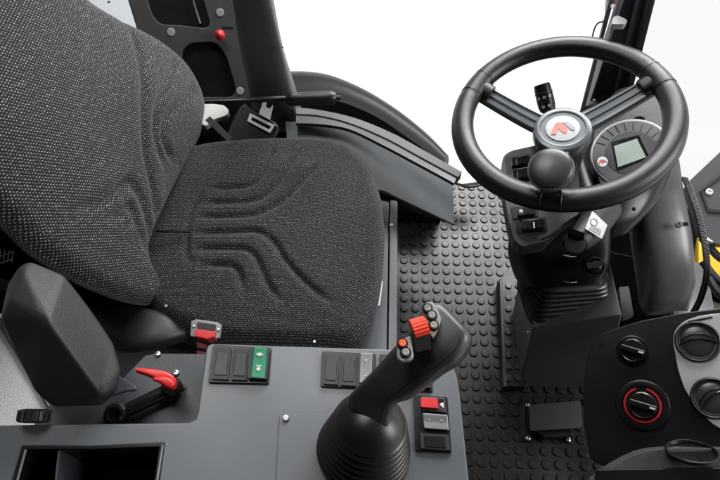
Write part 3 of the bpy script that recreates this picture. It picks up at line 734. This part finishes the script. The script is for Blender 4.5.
# ================================================================== STEERING COLUMN AND DASH
Wc = V((.280, .621, .643)); Wn = V((-.225, -.036, .973)).normalized()
colm = thing('steering_column', 'black steering column dash with gauge, ignition switch and rocker switches', 'steering column', at(585, 290, .33))
b = loft2([(542, 288, 609, 283, .36, .12), (533, 279, 616, 273, .385, .13), (528, 264, 621, 258, .43, .14), (527, 245, 622, 235, .47, .14), (530, 215, 620, 210, .50, .12), (545, 180, 600, 180, .53, .1), (548, 150, 588, 150, .56, .08)], 36, .6)
obj('shroud', b, BLK, colm)
b = loft2([(604, 240, 636, 231, .45, .10), (596, 228, 656, 214, .47, .13), (588, 205, 677, 190, .49, .15), (586, 170, 689, 160, .52, .15), (592, 125, 685, 125, .53, .13), (600, 95, 674, 100, .53, .1), (612, 85, 662, 88, .53, .05)], 36, .72)
obj('instrument_pod', b, BLK, colm)
gp = PL(632, 152, .545, (-.2, -.12, .95))
b = slab([(597, 118), (612, 94), (622, 87), (662, 84), (671, 92), (673, 118), (668, 150), (660, 180), (600, 185), (592, 150)], gp, .012, .003, .0, 5, seg=4); obj('pod_face', b, mat('pod_face_grey', (.055, .057, .06), .4, 0, .0004, 900, .3), colm)
gt = PL(648, 108, .552, (-.2, -.12, .95))
b = slab(circ(632, 152.5, 41.5, 33.5, 64, -8), gp, .006, .001, .003); obj('gauge_bezel', b, SIL, colm)
b = slab(circ(632, 152.5, 39.5, 31.7, 64, -8), gp, .003, .0006, .0042); gd = obj('gauge_dial', b, mat('dial_grey', (.085, .087, .092), .35), colm)
b = slab(circ(632, 153, 27, 22, 48, -8), gp, .002, .0004, .0048); obj('dial_centre', b, mat('dial_dark', (.045, .045, .048), .3), gd)
for k in range(11):
    a = math.radians(-160 + k * 14.5); ca, sa = math.cos(a), math.sin(a)
    p1 = (632 + 28 * ca, 152.5 + 22.5 * sa); p2 = (632 + 37.5 * ca, 152.5 + 30 * sa); nx, ny = -sa * .45, ca * .45
    obj('dial_tick', slab([(p1[0] + nx, p1[1] + ny), (p2[0] + nx, p2[1] + ny), (p2[0] - nx, p2[1] - ny), (p1[0] - nx, p1[1] - ny)], gp, .0006, 0, .0049), BLK, gd)
b = slab([(611, 142), (639, 134.5), (650, 158), (617, 171)], gp, .003, .0006, .0054, 1); obj('screen_surround', b, GLS, gd)
b = slab([(614, 146), (637, 138.5), (646, 157), (618, 167)], gp, .002, 0, .0058); obj('lcd_screen', b, LCD, gd)
b = slab(circ(602.5, 161.5, 5.2, 5, 28), gp, .001, 0, .0049); e1 = obj('dial_emblem', b, WHT, gd)
def logo(pl, cx, cy, s, lift, parent, rot=0, ysc=.86):
    c_, s_ = math.cos(R(rot)), math.sin(R(rot))
    T = lambda pts: [(cx + (x * c_ - y * s_) * s, cy + (x * s_ + y * c_) * s * ysc) for x, y in pts]
    obj('emblem_mark', slab(T([(-.74, .5), (-.42, .5), (-.3, .06), (.1, .42), (.28, .34), (.34, .02), (-.12, -.4), (-.34, -.4), (-.5, -.3)]), pl, .0004, 0, lift), PNK, parent)
    obj('emblem_mark', slab(T([(-.04, -.44), (.28, -.48), (.82, -.02), (.74, .2), (.52, .12)]), pl, .0004, 0, lift + .0002), GPR, parent)
logo(gp, 602.5, 161.5, 5.5, .0053, e1)
b = tube([gp.at(633, 120, .001), gp.at(638, 116.5, .003), gp.at(645, 119, .001)], .0012, 8); obj('pod_latch', b, BLK, colm)
b = slab(circ(640, 118, 5, 2, 20), gp, .001, 0, .0012); obj('latch_recess', b, GLS, colm)
# left switch wing
wp = PL(530, 190, .555, (-.15, -.2, .95))
b = slab([(501.5, 163), (504, 155), (511, 150.5), (545, 143), (574, 142), (580, 190), (579, 214), (566, 222), (546, 242), (522, 247), (514, 240), (509, 225), (503, 190)], wp, .04, .005, 0, 4, seg=4); wing = obj('switch_wing', b, mat('wing_black', (.05, .05, .053), .36, 0, .0004, 900, .3), colm)
def rk(x0, y0, x1, y1, dx, dy):
    q = [(x0, y0), (x1, y0 - dy), (x1 + dx, y1 - dy), (x0 + dx, y1)]
    o = obj('rocker_frame', slab([(q[0][0] - 2, q[0][1] - 1), (q[1][0] + 1, q[1][1] - 1.5), (q[2][0] + 2, q[2][1] + 2), (q[3][0] - 1, q[3][1] + 2)], wp, .004, .0012, .003, 1.5), BLK, wing)
    a = (x0 + x1 + dx) / 2 - 1; 
    b = slab([(x0 + 4, y0 - 1), (x1 - 1, y0 - dy - .5), (x1 + dx - 1, y1 - dy - 1), (x0 + dx + 4, y1 - .5)], wp, .008, .0022, .0095, 3, seg=4)
    slab([(x0 + 9, y0 - .3), (x1 - 7, y0 - dy + .3), (x1 + dx - 7, y1 - dy - 2), (x0 + dx + 9, y1 - 1.5)], wp, .004, .0015, .0118, 2, bm=b)
    obj('rocker_key', b, GLS, o)
for q in ((507, 158, 530, 167, 1, 3), (508, 170, 532, 180, 1, 3), (513, 208, 536, 217, 1, 2.5), (518, 221, 545, 231, 1, 2.5)): rk(*q)
b = lathe([(.0028, 0), (.0028, .0005), (0, .0006)], wp.at(521, 211, .0195), wp.n, 12); obj('symbol', b, LIN, wing)
b = slab([(533, 222), (534.5, 222), (535, 228), (533.5, 228)], wp, .0005, 0, .0195); obj('symbol', b, LIN, wing)
b = tube([wp.at(541, 240, -.001), wp.at(556, 231, .001), wp.at(564, 222, -.001)], .0018, 8); obj('wing_ridge', b, BLKM, wing)
# ignition barrel, label, key cap
o = at(600, 226, .515); axk = V((-.35, -.8, .15)).normalized()
b = tube([at(606, 209, .525), at(598, 219, .538), at(588, 231, .548), at(577, 242, .552)], [.0235, .0235, .022, .0165], 32); obj('ignition_barrel', b, BLKM, colm)
b = lathe([(.0155, -.02), (.0155, 0), (.0145, .0025), (.010, .003), (0, .003)], at(575, 243, .56), (-.15, -.45, .85), 32); kc = obj('key_cap', b, BLKM, colm)
b = slab([(570, 228), (585, 233), (584, 239), (569, 233)], Z(.573), .006, .001, 0, 1); obj('key_slot', b, VOID, kc)
lpn = PL(596, 226, .574, (.12, -.35, .9))
b = slab([(592.5, 211), (607.5, 225), (602, 239), (585, 228.5)], lpn, .0008, .0002, 0, 1); lab = obj('sticker', b, LABEL, colm)
b = lathe([(.0056, 0), (.0056, .0003), (.0046, .0003), (.0046, 0)], lpn.at(594, 222, .0003), lpn.n, 24, caps=False); obj('sticker_print', b, GPR, lab)
for k in range(3): obj('sticker_print', slab([(589 + 1.2 * k, 229 - 1.8 * k), (600 + .6 * k, 235 - 2 * k), (600.2 + .6 * k, 234.4 - 2 * k), (589.4 + 1.2 * k, 228.3 - 1.8 * k)], lpn, .0004, 0, .0004), GPR, lab)
b = lathe([(.017, -.015), (.017, 0), (.0155, .002), (.0125, .001), (.0115, -.001), (.0105, .006), (.008, .008), (0, .008)], at(594, 267, .455), (-.1, -.6, .8), 32); tk = obj('tilt_knob', b, BLK, colm)
b = slab([(586, 263), (601, 261), (603, 266), (588, 269)], PL(594, 267, .472, (-.1, -.5, .8)), .006, .0015, 0, 1); obj('knob_bar', b, BLKM, tk)
for pts in (((563, 255), (569, 256.6), (576, 256.8)), ((564, 281), (570, 282.6), (577, 282))):
    b = tube([at(*q, .478 if q[1] < 270 else .425) for q in pts], [.0006, .0014, .0006], 8); obj('shroud_glint', b, CHR, colm)  # tapered bright slivers modelled as the highlights on the shroud
screw('screw', (634, 209), PL(634, 209, .495, (0, -.5, .8)), .0032, colm, BLKM)
# indicator stalk
t = thing('indicator_stalk', 'black indicator stalk with white symbols behind the steering wheel', 'stalk', at(551, 125, .56))
P0, P1 = at(552, 128, .575), at(541.5, 84, .62); d = (P1 - P0).normalized(); Ls = (P1 - P0).length
b = lathe([(.0105, -.01), (.0115, .0), (.0125, Ls * .45), (.0135, Ls * .5), (.0138, Ls * .62), (.0132, Ls * .9), (.0122, Ls * .99), (.009, Ls * 1.0), (0, Ls * 1.0)], P0, d, 32); stk = obj('stalk_body', b, BLK, t)
b = lathe([(.0126, Ls * .78), (.0144, Ls * .79), (.0144, Ls * .81), (.0126, Ls * .82)], P0, d, 32, caps=False); obj('collar', b, BLKM, t)
side_n = (CAM - P0); side_n = (side_n - side_n.dot(d) * d).normalized(); tw = d.cross(side_n)
for f, off in ((.50, -.4), (.50, .3), (.7, -.05), (.7, .65), (.7, -.75)):
    nn = (side_n * math.cos(off) + tw * math.sin(off)).normalized()
    b = lathe([(.0022, 0), (.0022, .0006), (.0013, .0006), (.0013, 0)], P0 + d * Ls * f + nn * .0132, nn, 16, caps=False); obj('symbol', b, LIN, stk)

# ------------------------------------------------------------------ steering wheel
Ro, rt = .1655, .0168
wa = (at(486, 88, .64) - Wc); 
class WP: pass
wpl = PL(0, 0, 0); wpl.p = Wc; wpl.n = Wn
sw = thing('steering_wheel', 'black three spoke steering wheel with round centre badge and spinner knob', 'steering wheel', Wc - Wn * .05)
e1_ = (wpl.at(660, 115) - Wc).normalized(); e1_ = (e1_ - e1_.dot(Wn) * Wn).normalized(); e2_ = Wn.cross(e1_)
def wang(x, y):
    q = wpl.at(x, y) - Wc; return math.atan2(q.dot(e2_), q.dot(e1_))
def wpt(a, r, h=0): return Wc + (e1_ * math.cos(a) + e2_ * math.sin(a)) * r + Wn * h
aL, aR, aB = wang(488, 90), wang(650, 82), wang(550, 205)
rs = []
NR = 220
for i in range(NR):
    a = 2 * math.pi * i / NR; ring = []
    for k in range(24):
        t_ = 2 * math.pi * k / 24; q = rt
        for s_ in (aL, aR, aB):                      # stitched seams: a fine nick beside each spoke
            for o_ in (-.16, .16):
                dd = abs((a - s_ - o_ + math.pi) % (2 * math.pi) - math.pi)
                if dd < .012: q *= .965
        ring.append(wpt(a, Ro - rt + q * math.cos(t_), q * math.sin(t_) * .92))
    rs.append(ring)
rim = obj('rim', rings(rs, close=True), RIM, sw, sharp=80)
for s_ in (aL, aR):
    for o_ in (-.13, .13):
        b = tube([wpt(s_ + o_, Ro - rt + rt * math.cos(u), rt * math.sin(u) * .92) for u in [i * math.pi / 16 for i in range(32)]], .0007, 6, True, sm=1)
        obj('stitched_seam', b, BLK, rim)
b = tube([wpt(2 * math.pi * i / 90, Ro - rt + rt * .97, -.004) for i in range(90)], .0012, 6, True, sm=1); obj('rim_seam', b, BLK, rim)
hub_h = -.033
def spoke(a, name, m, w0, w1, parts=True):
    r0, r1 = .03, Ro - rt * 1.75; rs = []
    for i in range(13):
        f = i / 12; r = r0 + (r1 - r0) * f; h = hub_h - .002 + (.024) * f ** 1.3; w_ = w0 + (w1 - w0) * f; tt = .0065
        dirr = (e1_ * math.cos(a) + e2_ * math.sin(a)); sd = Wn.cross(dirr); c = Wc + dirr * r + Wn * h; ring = []
        for (u, v) in ((-1, -.6), (-1, .3), (-.86, .9), (-.62, 1), (-.55, .55), (-.2, .55), (-.13, 1), (.13, 1), (.2, .55), (.55, .55), (.62, 1), (.86, .9), (1, .3), (1, -.6), (.8, -1), (-.8, -1)):
            ring.append(c + sd * u * w_ + Wn * v * tt)
        rs.append(ring)
    return obj('spoke', rings(rs), m, sw, sharp=35)
spoke(aL, 'spoke', SPK, .0185, .0165); spoke(aR, 'spoke', SPK, .0185, .0165); spoke(aB, 'spoke', BLKM, .016, .013)
for a in (aL, aR, aB):
    dirr = (e1_ * math.cos(a) + e2_ * math.sin(a)); 
    b = tube([wpt(a, Ro - rt * 2.5, -.006), wpt(a, Ro - rt * 1.8, -.003), wpt(a, Ro - rt * 1.1, 0)], [.0135, .0155, .0162], 20, flat=.75, upv=Wn); obj('spoke_boot', b, RIM, sw)
# hub
hc = Wc + Wn * 0
b = lathe([(.034, -.12), (.036, -.08), (.0405, hub_h - .022), (.0415, hub_h - .010), (.041, hub_h - .008)], hc, Wn, 56); obj('hub_body', b, RIM, sw)
b = lathe([(.0415, hub_h - .014), (.0435, hub_h - .010), (.0435, hub_h + .004), (.0415, hub_h + .0075), (.037, hub_h + .009), (.0335, hub_h + .0085), (.0325, hub_h + .0072), (.030, hub_h + .007), (0, hub_h + .007)], hc, Wn, 64); hr = obj('hub_cap', b, SPK, sw)
b = lathe([(.0250, hub_h + .006), (.0250, hub_h + .0082), (.0240, hub_h + .0088), (0, hub_h + .0094)], hc, Wn, 48); em = obj('emblem', b, mat('emblem_white', (.42, .43, .44), .3), hr)
epl = PL(0, 0, 0); epl.p = Wc + Wn * (hub_h + .0094); epl.n = Wn
def pj(P):
    q = P - CAM; d = q.dot(FW); return 360 + FPX * q.dot(RT) / d, 240 - FPX * q.dot(UP) / d
ex, ey = pj(epl.p)
logo(epl, ex, ey, 15.5, .0006, em, 0)
# spinner knob
kpl = PL(0, 0, 0); kpl.p = Wc + Wn * .045; kpl.n = Wn
Kn = (Wn + V((-.05, -.22, 0))).normalized()
kc_ = kpl.at(551, 168); ks = kpl.scale(551, 168); kr = 23.3 * ks
kn = thing('spinner_knob', 'black mushroom spinner knob clamped to the steering wheel', 'knob', kc_ - Wn * .05)
b = lathe([(kr * .9, -.012), (kr * .99, -.004), (kr * .985, 0), (kr * .965, .002), (kr * .9, .0042), (kr * .75, .0062), (kr * .5, .0078), (kr * .25, .0086), (0, .009)], kc_, Kn, 64); obj('cap', b, mat('knob_black', (.03, .03, .031), .36, 0, .0003, 900, .2), kn)
a_, b_, c_ = basis(Kn); rs = []
for h, q_ in ((-.0125, .97), (-.0115, 1.0), (-.0028, 1.025), (-.0018, 1.0)):
    rs.append([kc_ + c_ * h + (a_ * math.cos(2 * math.pi * k / 240) + b_ * math.sin(2 * math.pi * k / 240)) * (kr * q_ + (.0004 if k % 4 < 2 else -.0004)) for k in range(240)])
obj('knurled_ring', rings(rs), mat('knob_ring_grey', (.15, .155, .16), .4), kn, sharp=25)
kb = wpl.at(551, 200)
b = lathe([(.0125, -.055), (.0125, -.012)], kc_, Wn, 24); obj('stem', b, BLK, kn)
b = tube([kc_ - Wn * .045, wpt(aB, Ro - rt, .014)], [.012, .0135], 18, sm=1, flat=.6, upv=Wn); obj('clamp', b, BLKM, kn)
for o_ in (-.085, .085):
    b = tube([wpt(aB + o_, Ro - rt + .0172 * math.cos(u), .0172 * math.sin(u) * .93) for u in [i * math.pi / 16 for i in range(32)]], .0009, 8, True, sm=1)
    obj('clamp_band', b, BLK, kn)

# ================================================================== RIGHT SIDE PANEL
t = thing('column_side_panel', 'smooth grey side cover with slotted bolt right of the dash', 'panel', at(680, 290, .3))
b = loft2([(650, 160, 684, 158, .45, .05), (643, 195, 690, 190, .435, .06), (642, 225, 698, 225, .415, .07), (648, 255, 702, 255, .39, .08), (652, 280, 703, 278, .36, .08), (652, 300, 698, 298, .32, .07), (656, 312, 693, 310, .28, .05)], 32, .7, nrm=(-.3, -.3, .9)); obj('cover', b, mat('side_cover_grey', (.085, .085, .088), .3, .0, .0004, 900, .2), t)
sp = PL(682, 224, .425, (-.3, -.3, .9))
b = slab(rp([(679, 222.5), (688, 222), (689, 225.5), (680, 226.5)], 1.7), sp, .002, 0, .0045); obj('slot', b, BLK, t)
b = lathe([(.007, 0), (.007, .001), (.005, .0012), (.0045, .003), (.003, .0032), (.0026, .0016), (0, .0016)], sp.at(678.5, 224.5, .0045), sp.n, 24); obj('bolt', b, SILM, t)
b = slab([(671, 294), (688, 293), (691, 320), (674, 320)], Z(.24), .01, .0015); obj('support_strut', b, SIL, t)
t = thing('edge_trim', 'black serrated rubber edging along the side cover', 'trim', at(700, 250, .3))
b = bmesh.new(); Pm = catmull([at(683, 178, .43), at(690, 195, .42), at(698, 220, .405), at(704, 250, .385), at(705, 275, .36), at(699, 298, .32), at(692, 312, .29)], 9)
tube(Pm, .003, 10, bm=b, sm=1)
for i in range(0, len(Pm) - 1):
    for f in (0, .5):
        c = Pm[i].lerp(Pm[i + 1], f); lathe([(.0016, -.005), (.0016, .005)], c + V((.002, -.001, .0025)), (1, -.5, .3), 6, bm=b)
obj('serrated_edge', b, RUB, t)
t = thing('cab_corner_post', 'light grey metal post running down beside the side cover', 'post', at(705, 300, .1))
b = slab([(694, 262), (706, 262), (716, 318), (694, 320), (688, 312)], Z(.22), .02, .002); obj('post', b, LGREY, t)

# outside machinery at the right edge
op = PL(705, 200, .35, (-.25, -.3, .9))
t = thing('engine_cover', 'dark grey outside housing with one round bolt at right edge', 'housing', at(705, 200, .2))
b = slab([(686, 184), (722, 150), (760, 140), (760, 244), (714, 244), (700, 232), (694, 210)], op, .03, .004, 0, 3); obj('housing', b, mat('housing_grey', (.07, .07, .073), .45, 0, .0006, 500, .3), t)
b = plate([(700, 190), (728, 168), (750, 170), (750, 215), (708, 212)], [[(703, 191), (728, 172), (746, 173), (746, 212), (709, 208)]], op, .004, .004, .001); obj('raised_border', b, BLKM, t)
b = lathe([(.0065, 0), (.0065, .002), (.004, .003), (.0035, .001), (0, .001)], op.at(709, 192, .001), op.n, 24); obj('bolt', b, WHT, t)
t = thing('hydraulic_hoses', 'bundle of black hydraulic hoses outside the right corner', 'hoses', at(710, 250, .1))
for A_ in ([(694, 208), (703, 218), (712, 226), (730, 232)], [(696, 222), (705, 230), (716, 236), (735, 244)], [(702, 238), (711, 249), (720, 258), (732, 264)], [(703, 262), (712, 274), (722, 284), (735, 290)], [(709, 278), (716, 290), (726, 300), (738, 306)]):
    b = tube([at(x, y, .30) for x, y in A_], .0075, 14); obj('hose', b, RUB, t)
b = slab([(708, 232), (714, 236), (713, 243), (707, 240)], Z(.325), .006, .001); obj('hose_clamp', b, CHR, t)
t = thing('machine_bonnet', 'bright yellow body panel outside the right corner', 'body panel', at(710, 255, 0))
b = slab([(699, 225), (760, 215), (760, 275), (698, 276)], Z(.20), .02, .004); obj('yellow_panel', b, YEL, t)
b = slab([(700, 271), (760, 268), (760, 330), (705, 330)], Z(.14), .02, .004); obj('under_panel', b, mat('olive_metal', (.06, .06, .035), .5), t)

# ================================================================== HEATER CONSOLE
hn = (-.42, -.30, .86); hp = PL(655, 385, .42, hn)
hv = thing('heater_console', 'black moulded heater console with two dials and silver air vent panel', 'console', at(655, 400, .1))
hout = [(583, 420), (584, 380), (588, 352), (600, 333), (640, 321), (680, 313), (740, 306), (800, 310), (800, 450), (740, 449), (690, 449), (640, 455), (605, 468), (590, 460)]
b = slab(hout, hp, .16, .014, 0, 8, seg=5); obj('housing', b, mat('console_black', (.005, .005, .0055), .34, 0, .0005, 1300, .18), hv, sharp=50)
spx = [(673, 342), (675, 330), (684, 321), (700, 315.5), (740, 311), (800, 315), (800, 437), (735, 437), (712, 424), (696, 408), (684, 388), (678, 370)]
b = slab(spx, hp, .004, .0016, .0026, 5, seg=3); vp = obj('vent_panel', b, mat('vent_panel_silver', (.42, .42, .42), .3, .1, .0003, 900, .1), hv)
b = slab([(688, 321), (712, 316.5), (713, 318), (690, 323)], hp, .001, 0, .0032); obj('panel_slot', b, BLK, vp)
sc = hp.scale(697, 341)
def vent(px, rp_, ang):
    c = hp.at(*px, .003); r_ = rp_ * hp.scale(*px); n = hp.n
    b = lathe([(r_, -.01), (r_ * 1.0, .001), (r_ * .97, .0035), (r_ * .92, .0045), (r_ * .88, .0035), (r_ * .86, .0018), (r_ * .84, .0016), (r_ * .82, .0026), (r_ * .80, .0026), (r_ * .78, -.004)], c, n, 56, caps=False)
    o = obj('air_vent', b, BLKM, hv)
    a_, b_, c_ = basis(n); ri = r_ * .79
    rs = []
    for i in range(11):      # domed rotating shutter
        q = ri * math.sin(math.pi / 2 * i / 10); rs.append((q, .0045 * math.cos(math.pi / 2 * i / 10) - .002))
    obj('vent_dome', lathe(rs[::-1], c + n * .0008, n, 40), mat('vent_dome_grey%d' % px[1], (.035, .035, .037), .3), o)
    u = (a_ * math.cos(ang) + b_ * math.sin(ang)); v = n.cross(u)
    pts = [c + u * ri * .98 * s_ + v * ri * .28 * (s_ * s_ - .55) + n * (.0045 * (1 - s_ * s_) + .001) for s_ in [x / 6 for x in range(-6, 7)]]
    obj('vent_blade', tube(pts, .0013, 8, sm=2), GLS, o)
    pts = [c + u * ri * .9 * s_ - v * ri * .35 * (1 - s_ * s_) - v * ri * .1 + n * (.0035 * (1 - s_ * s_) + .0008) for s_ in [x / 6 for x in range(-6, 7)]]
    obj('vent_blade', tube(pts, .0009, 8, sm=2), BLK, o)
vent((697.5, 341.5), 23.5, -2.2); vent((713, 398), 23.5, -1.6)
# dials
def dial(px, rpx, red):
    c = hp.at(*px, .002); r_ = rpx * hp.scale(*px); n = hp.n
    if red:
        b = lathe([(r_ * 1.42, -.004), (r_ * 1.38, .0025), (r_ * 1.3, .004), (r_ * 1.05, .0035), (r_ * 1.0, .001), (0, .001)], c, n, 56); base = obj('dial_base', b, BLK, hv)
        b = bmesh.new(); a_, b_, c_ = basis(n); rs = []
        base_a = 0
        uu = (hp.at(px[0] + 10, px[1]) - hp.at(*px)).normalized(); vv = n.cross(uu)
        for k in range(61):
            a = R(105 + 325 * k / 60); d_ = uu * math.cos(a) + vv * math.sin(a)
            rs.append([c + d_ * r_ * .98 + n * .0034, c + d_ * r_ * .98 + n * .0046, c + d_ * r_ * .86 + n * .0046, c + d_ * r_ * .86 + n * .0034])
        obj('red_scale', rings(rs), REDR, base)
        k_ = .76
    else:
        b = lathe([(r_ * 1.25, -.004), (r_ * 1.22, .0016), (r_ * 1.1, .0022), (r_ * 1.05, 0), (0, 0)], c, n, 48); base = obj('dial_base', b, BLK, hv); k_ = .98
    kr_ = r_ * k_
    b = lathe([(kr_, .0), (kr_, .008), (kr_ * .93, .0115), (kr_ * .8, .0125), (0, .0125)], c, n, 48); kb_ = obj('dial_knob', b, GLS, base)
    uu = (hp.at(px[0] + 10, px[1] + 3) - hp.at(*px)).normalized(); vv = n.cross(uu)
    w_ = kr_ * .22; L_ = kr_ * .93
    b = prism([c + uu * L_ + vv * w_ + n * .012, c - uu * L_ + vv * w_ + n * .012, c - uu * L_ - vv * w_ + n * .012, c + uu * L_ - vv * w_ + n * .012], n * .009, .002, 3); obj('dial_grip', b, GLS, kb_)
    b = prism([c + uu * L_ * .5 + vv * w_ * .3 + n * .0212, c + uu * L_ * .9 + vv * w_ * .3 + n * .0212, c + uu * L_ * .9 - vv * w_ * .3 + n * .0212, c + uu * L_ * .5 - vv * w_ * .3 + n * .0212], n * .0004); obj('pointer_mark', b, LIN, kb_)
    for s_ in (1, -1):
        pts = [c + (uu * math.cos(R(q)) + vv * math.sin(R(q)) * s_) * kr_ * .86 + n * .0118 for q in range(50, 131, 10)]
        obj('chrome_arc', tube(pts, [.0003, .0011, .0003], 8, sm=2), CHR, kb_)
dial((632.5, 350.5), 13.5, False); dial((642.5, 405), 19.5, True)
b = lathe([(.003, 0), (.003, .0006), (0, .0006)], hp.at(602, 343, .0005), hp.n, 14); obj('blank_hole', b, BLK, hv)
# ledge with cup ring
t = thing('cup_holder_ledge', 'glossy dark ledge with oval cup holder rim under the heater console', 'ledge', at(665, 465, .1))
lp_ = PL(665, 462, .46, (-.1, -.35, .9))
b = slab([(592, 482), (603, 473), (615, 465), (626, 459), (638, 453.5), (652, 450), (680, 448), (720, 449), (760, 450), (760, 520), (600, 520)], lp_, .02, .002, 0, 1.5, seg=3); obj('ledge', b, mat('ledge_grey', (.06, .06, .062), .3), t)
cc2 = at(692, 451, .475); cax = ((CAM - cc2).normalized() * .15 + UP * .98).normalized()
b = lathe([(.031, -.005), (.032, -.002), (.032, .0), (.0305, .0012), (.029, .0008), (.028, -.003)], cc2, cax, 56, caps=False); obj('cup_rim', b, BLK, t)
b = lathe([(.0285, -.0035), (0, -.0035)], cc2, cax, 32); obj('cup_well', b, BLK, t)
b = slab([(597, 470), (720, 468), (760, 468), (760, 520), (592, 520)], lp_, .01, .001, .006); obj('lower_face', b, BLK, t)
# dark void liner painting the shade behind the pedals
t = thing('pedal_gap_shade', 'black bulkhead painting the shadow behind the pedals', 'infill', at(630, 300, 0))
b = prism([at(600, 290, 0), at(640, 260, .05), at(690, 260, .05), at(690, 330, 0)], (0, 0, .15), .002, 2); obj('shade_liner', b, VOID, t)
b = slab([(600, 235), (698, 205), (698, 330), (624, 330)], Z(.16), .02); obj('shade_liner', b, VOID, t)

# ================================================================== FRONT PILLAR AND GLASS
def lpost(name, L0, R0, z0, L1, R1, z1, th, m, parent, bv=.003):
    a, b_, c, d_ = at(*L0, z0), at(*R0, z0), at(*R1, z1), at(*L1, z1)
    n = (b_ - a).cross(d_ - a).normalized(); n = n if n.dot(CAM - a) > 0 else -n
    return obj(name, prism([a, b_, c, d_], -n * th, bv, 3), m, parent)
t = thing('front_cab_pillar', 'dark blue grey slanted cab pillar beyond the steering wheel', 'pillar', at(605, 120, .3))
SG = mat('pillar_slate', (.045, .052, .058), .35, 0, .0003, 900, .2)
lpost('outer_post', (579, 135), (612, 135), .42, (634, -30), (650, -30), .75, .03, SG, t)
lpost('inner_face', (608, 120), (622, 120), .46, (646, -30), (659, -30), .76, .02, mat('pillar_face', (.1, .115, .13), .35), t)
lpost('window_seal', (617, 125), (624, 125), .47, (657, -30), (663, -30), .77, .02, RUB, t, .001)
lpost('door_edge', (573, 140), (576.5, 140), .42, (617, -30), (622, -30), .73, .004, LGREY, t, .001)
b = slab([(588, 108), (596, 97), (611, 96), (613, 110), (606, 121), (592, 122)], PL(600, 108, .50, (-.2, -.5, .8)), .012, .002, 0, 2); obj('mount_bracket', b, mat('bracket_grey', (.25, .25, .26), .4), t)
b = slab([(590, 109), (595, 102), (598, 117), (590, 118)], PL(600, 108, .505, (-.2, -.5, .8)), .004, .0004); obj('bracket_window', b, WHT, t)
for q in ((599, 98.5), (606, 98), (594, 100), (603, 100)): screw('screw', q, PL(600, 108, .505, (-.2, -.5, .8)), .0022, t, WHT)
b = slab(rp([(613, 17), (617, 15), (625, 18), (628, 21), (625, 24), (612, 24)], 2), PL(620, 20, .70), .01, .002); obj('latch_tab', b, mat('latch_grey', (.22, .22, .23), .45), t)
t = thing('mirror_rod', 'thin black bent rod with orange lamp outside the front pillar', 'rod', at(600, 30, .5))
b = tube([at(607, -6, .66), at(606, 8, .655), at(605, 20, .65), at(598, 23, .645), at(594, 30, .64), at(591, 44, .63)], .0015, 8, sm=4); obj('rod', b, BLK, t)
b = tube([at(605, 20, .65), at(602, 30, .64), at(599, 44, .63)], .0013, 8, sm=2); obj('rod_branch', b, BLK, t)
b = loft2([(610, 4, 617, 4, .68, .006), (611, 8, 616, 9, .68, .006)], 10); obj('clip', b, SILM, t)
b = lathe([(.006, -.012), (.009, -.006), (.009, .004), (.006, .008), (0, .009)], at(613, 1, .67), (-.6, .3, .6), 20); obj('orange_lamp', b, mat('amber_lens', (.35, .13, .04), .3), t)
# windscreen glass
gm = bpy.data.materials.new('windscreen_glass'); gm.use_nodes = True; n_ = gm.node_tree; n_.nodes.clear()
oo = n_.nodes.new('ShaderNodeOutputMaterial'); tr = n_.nodes.new('ShaderNodeBsdfTransparent'); gl = n_.nodes.new('ShaderNodeBsdfGlossy'); mx = n_.nodes.new('ShaderNodeMixShader')
nz = n_.nodes.new('ShaderNodeTexNoise'); nz.inputs['Scale'].default_value = 7; rmp = n_.nodes.new('ShaderNodeMix'); rmp.data_type = 'RGBA'
rmp.inputs[6].default_value = (.93, .935, .935, 1); rmp.inputs[7].default_value = (.965, .96, .965, 1)
gg = n_.nodes.new('ShaderNodeNewGeometry'); n_.links.new(gg.outputs['Position'], nz.inputs['Vector']); n_.links.new(nz.outputs[0], rmp.inputs[0]); n_.links.new(rmp.outputs[2], tr.inputs[0])
mx.inputs[0].default_value = .04; gl.inputs['Roughness'].default_value = .02
n_.links.new(tr.outputs[0], mx.inputs[1]); n_.links.new(gl.outputs[0], mx.inputs[2]); n_.links.new(mx.outputs[0], oo.inputs[0])
t = thing('windscreen', 'faintly grey tinted windscreen glass right of the front pillar', 'window', at(680, 160, .4))
a, b1, c, d_ = at(600, 250, .32), at(780, 290, .25), at(780, -30, .75), at(660, -30, .765)
obj('glass_pane', prism([a, b1, c, d_], (.004, .002, -.002)), gm, t)
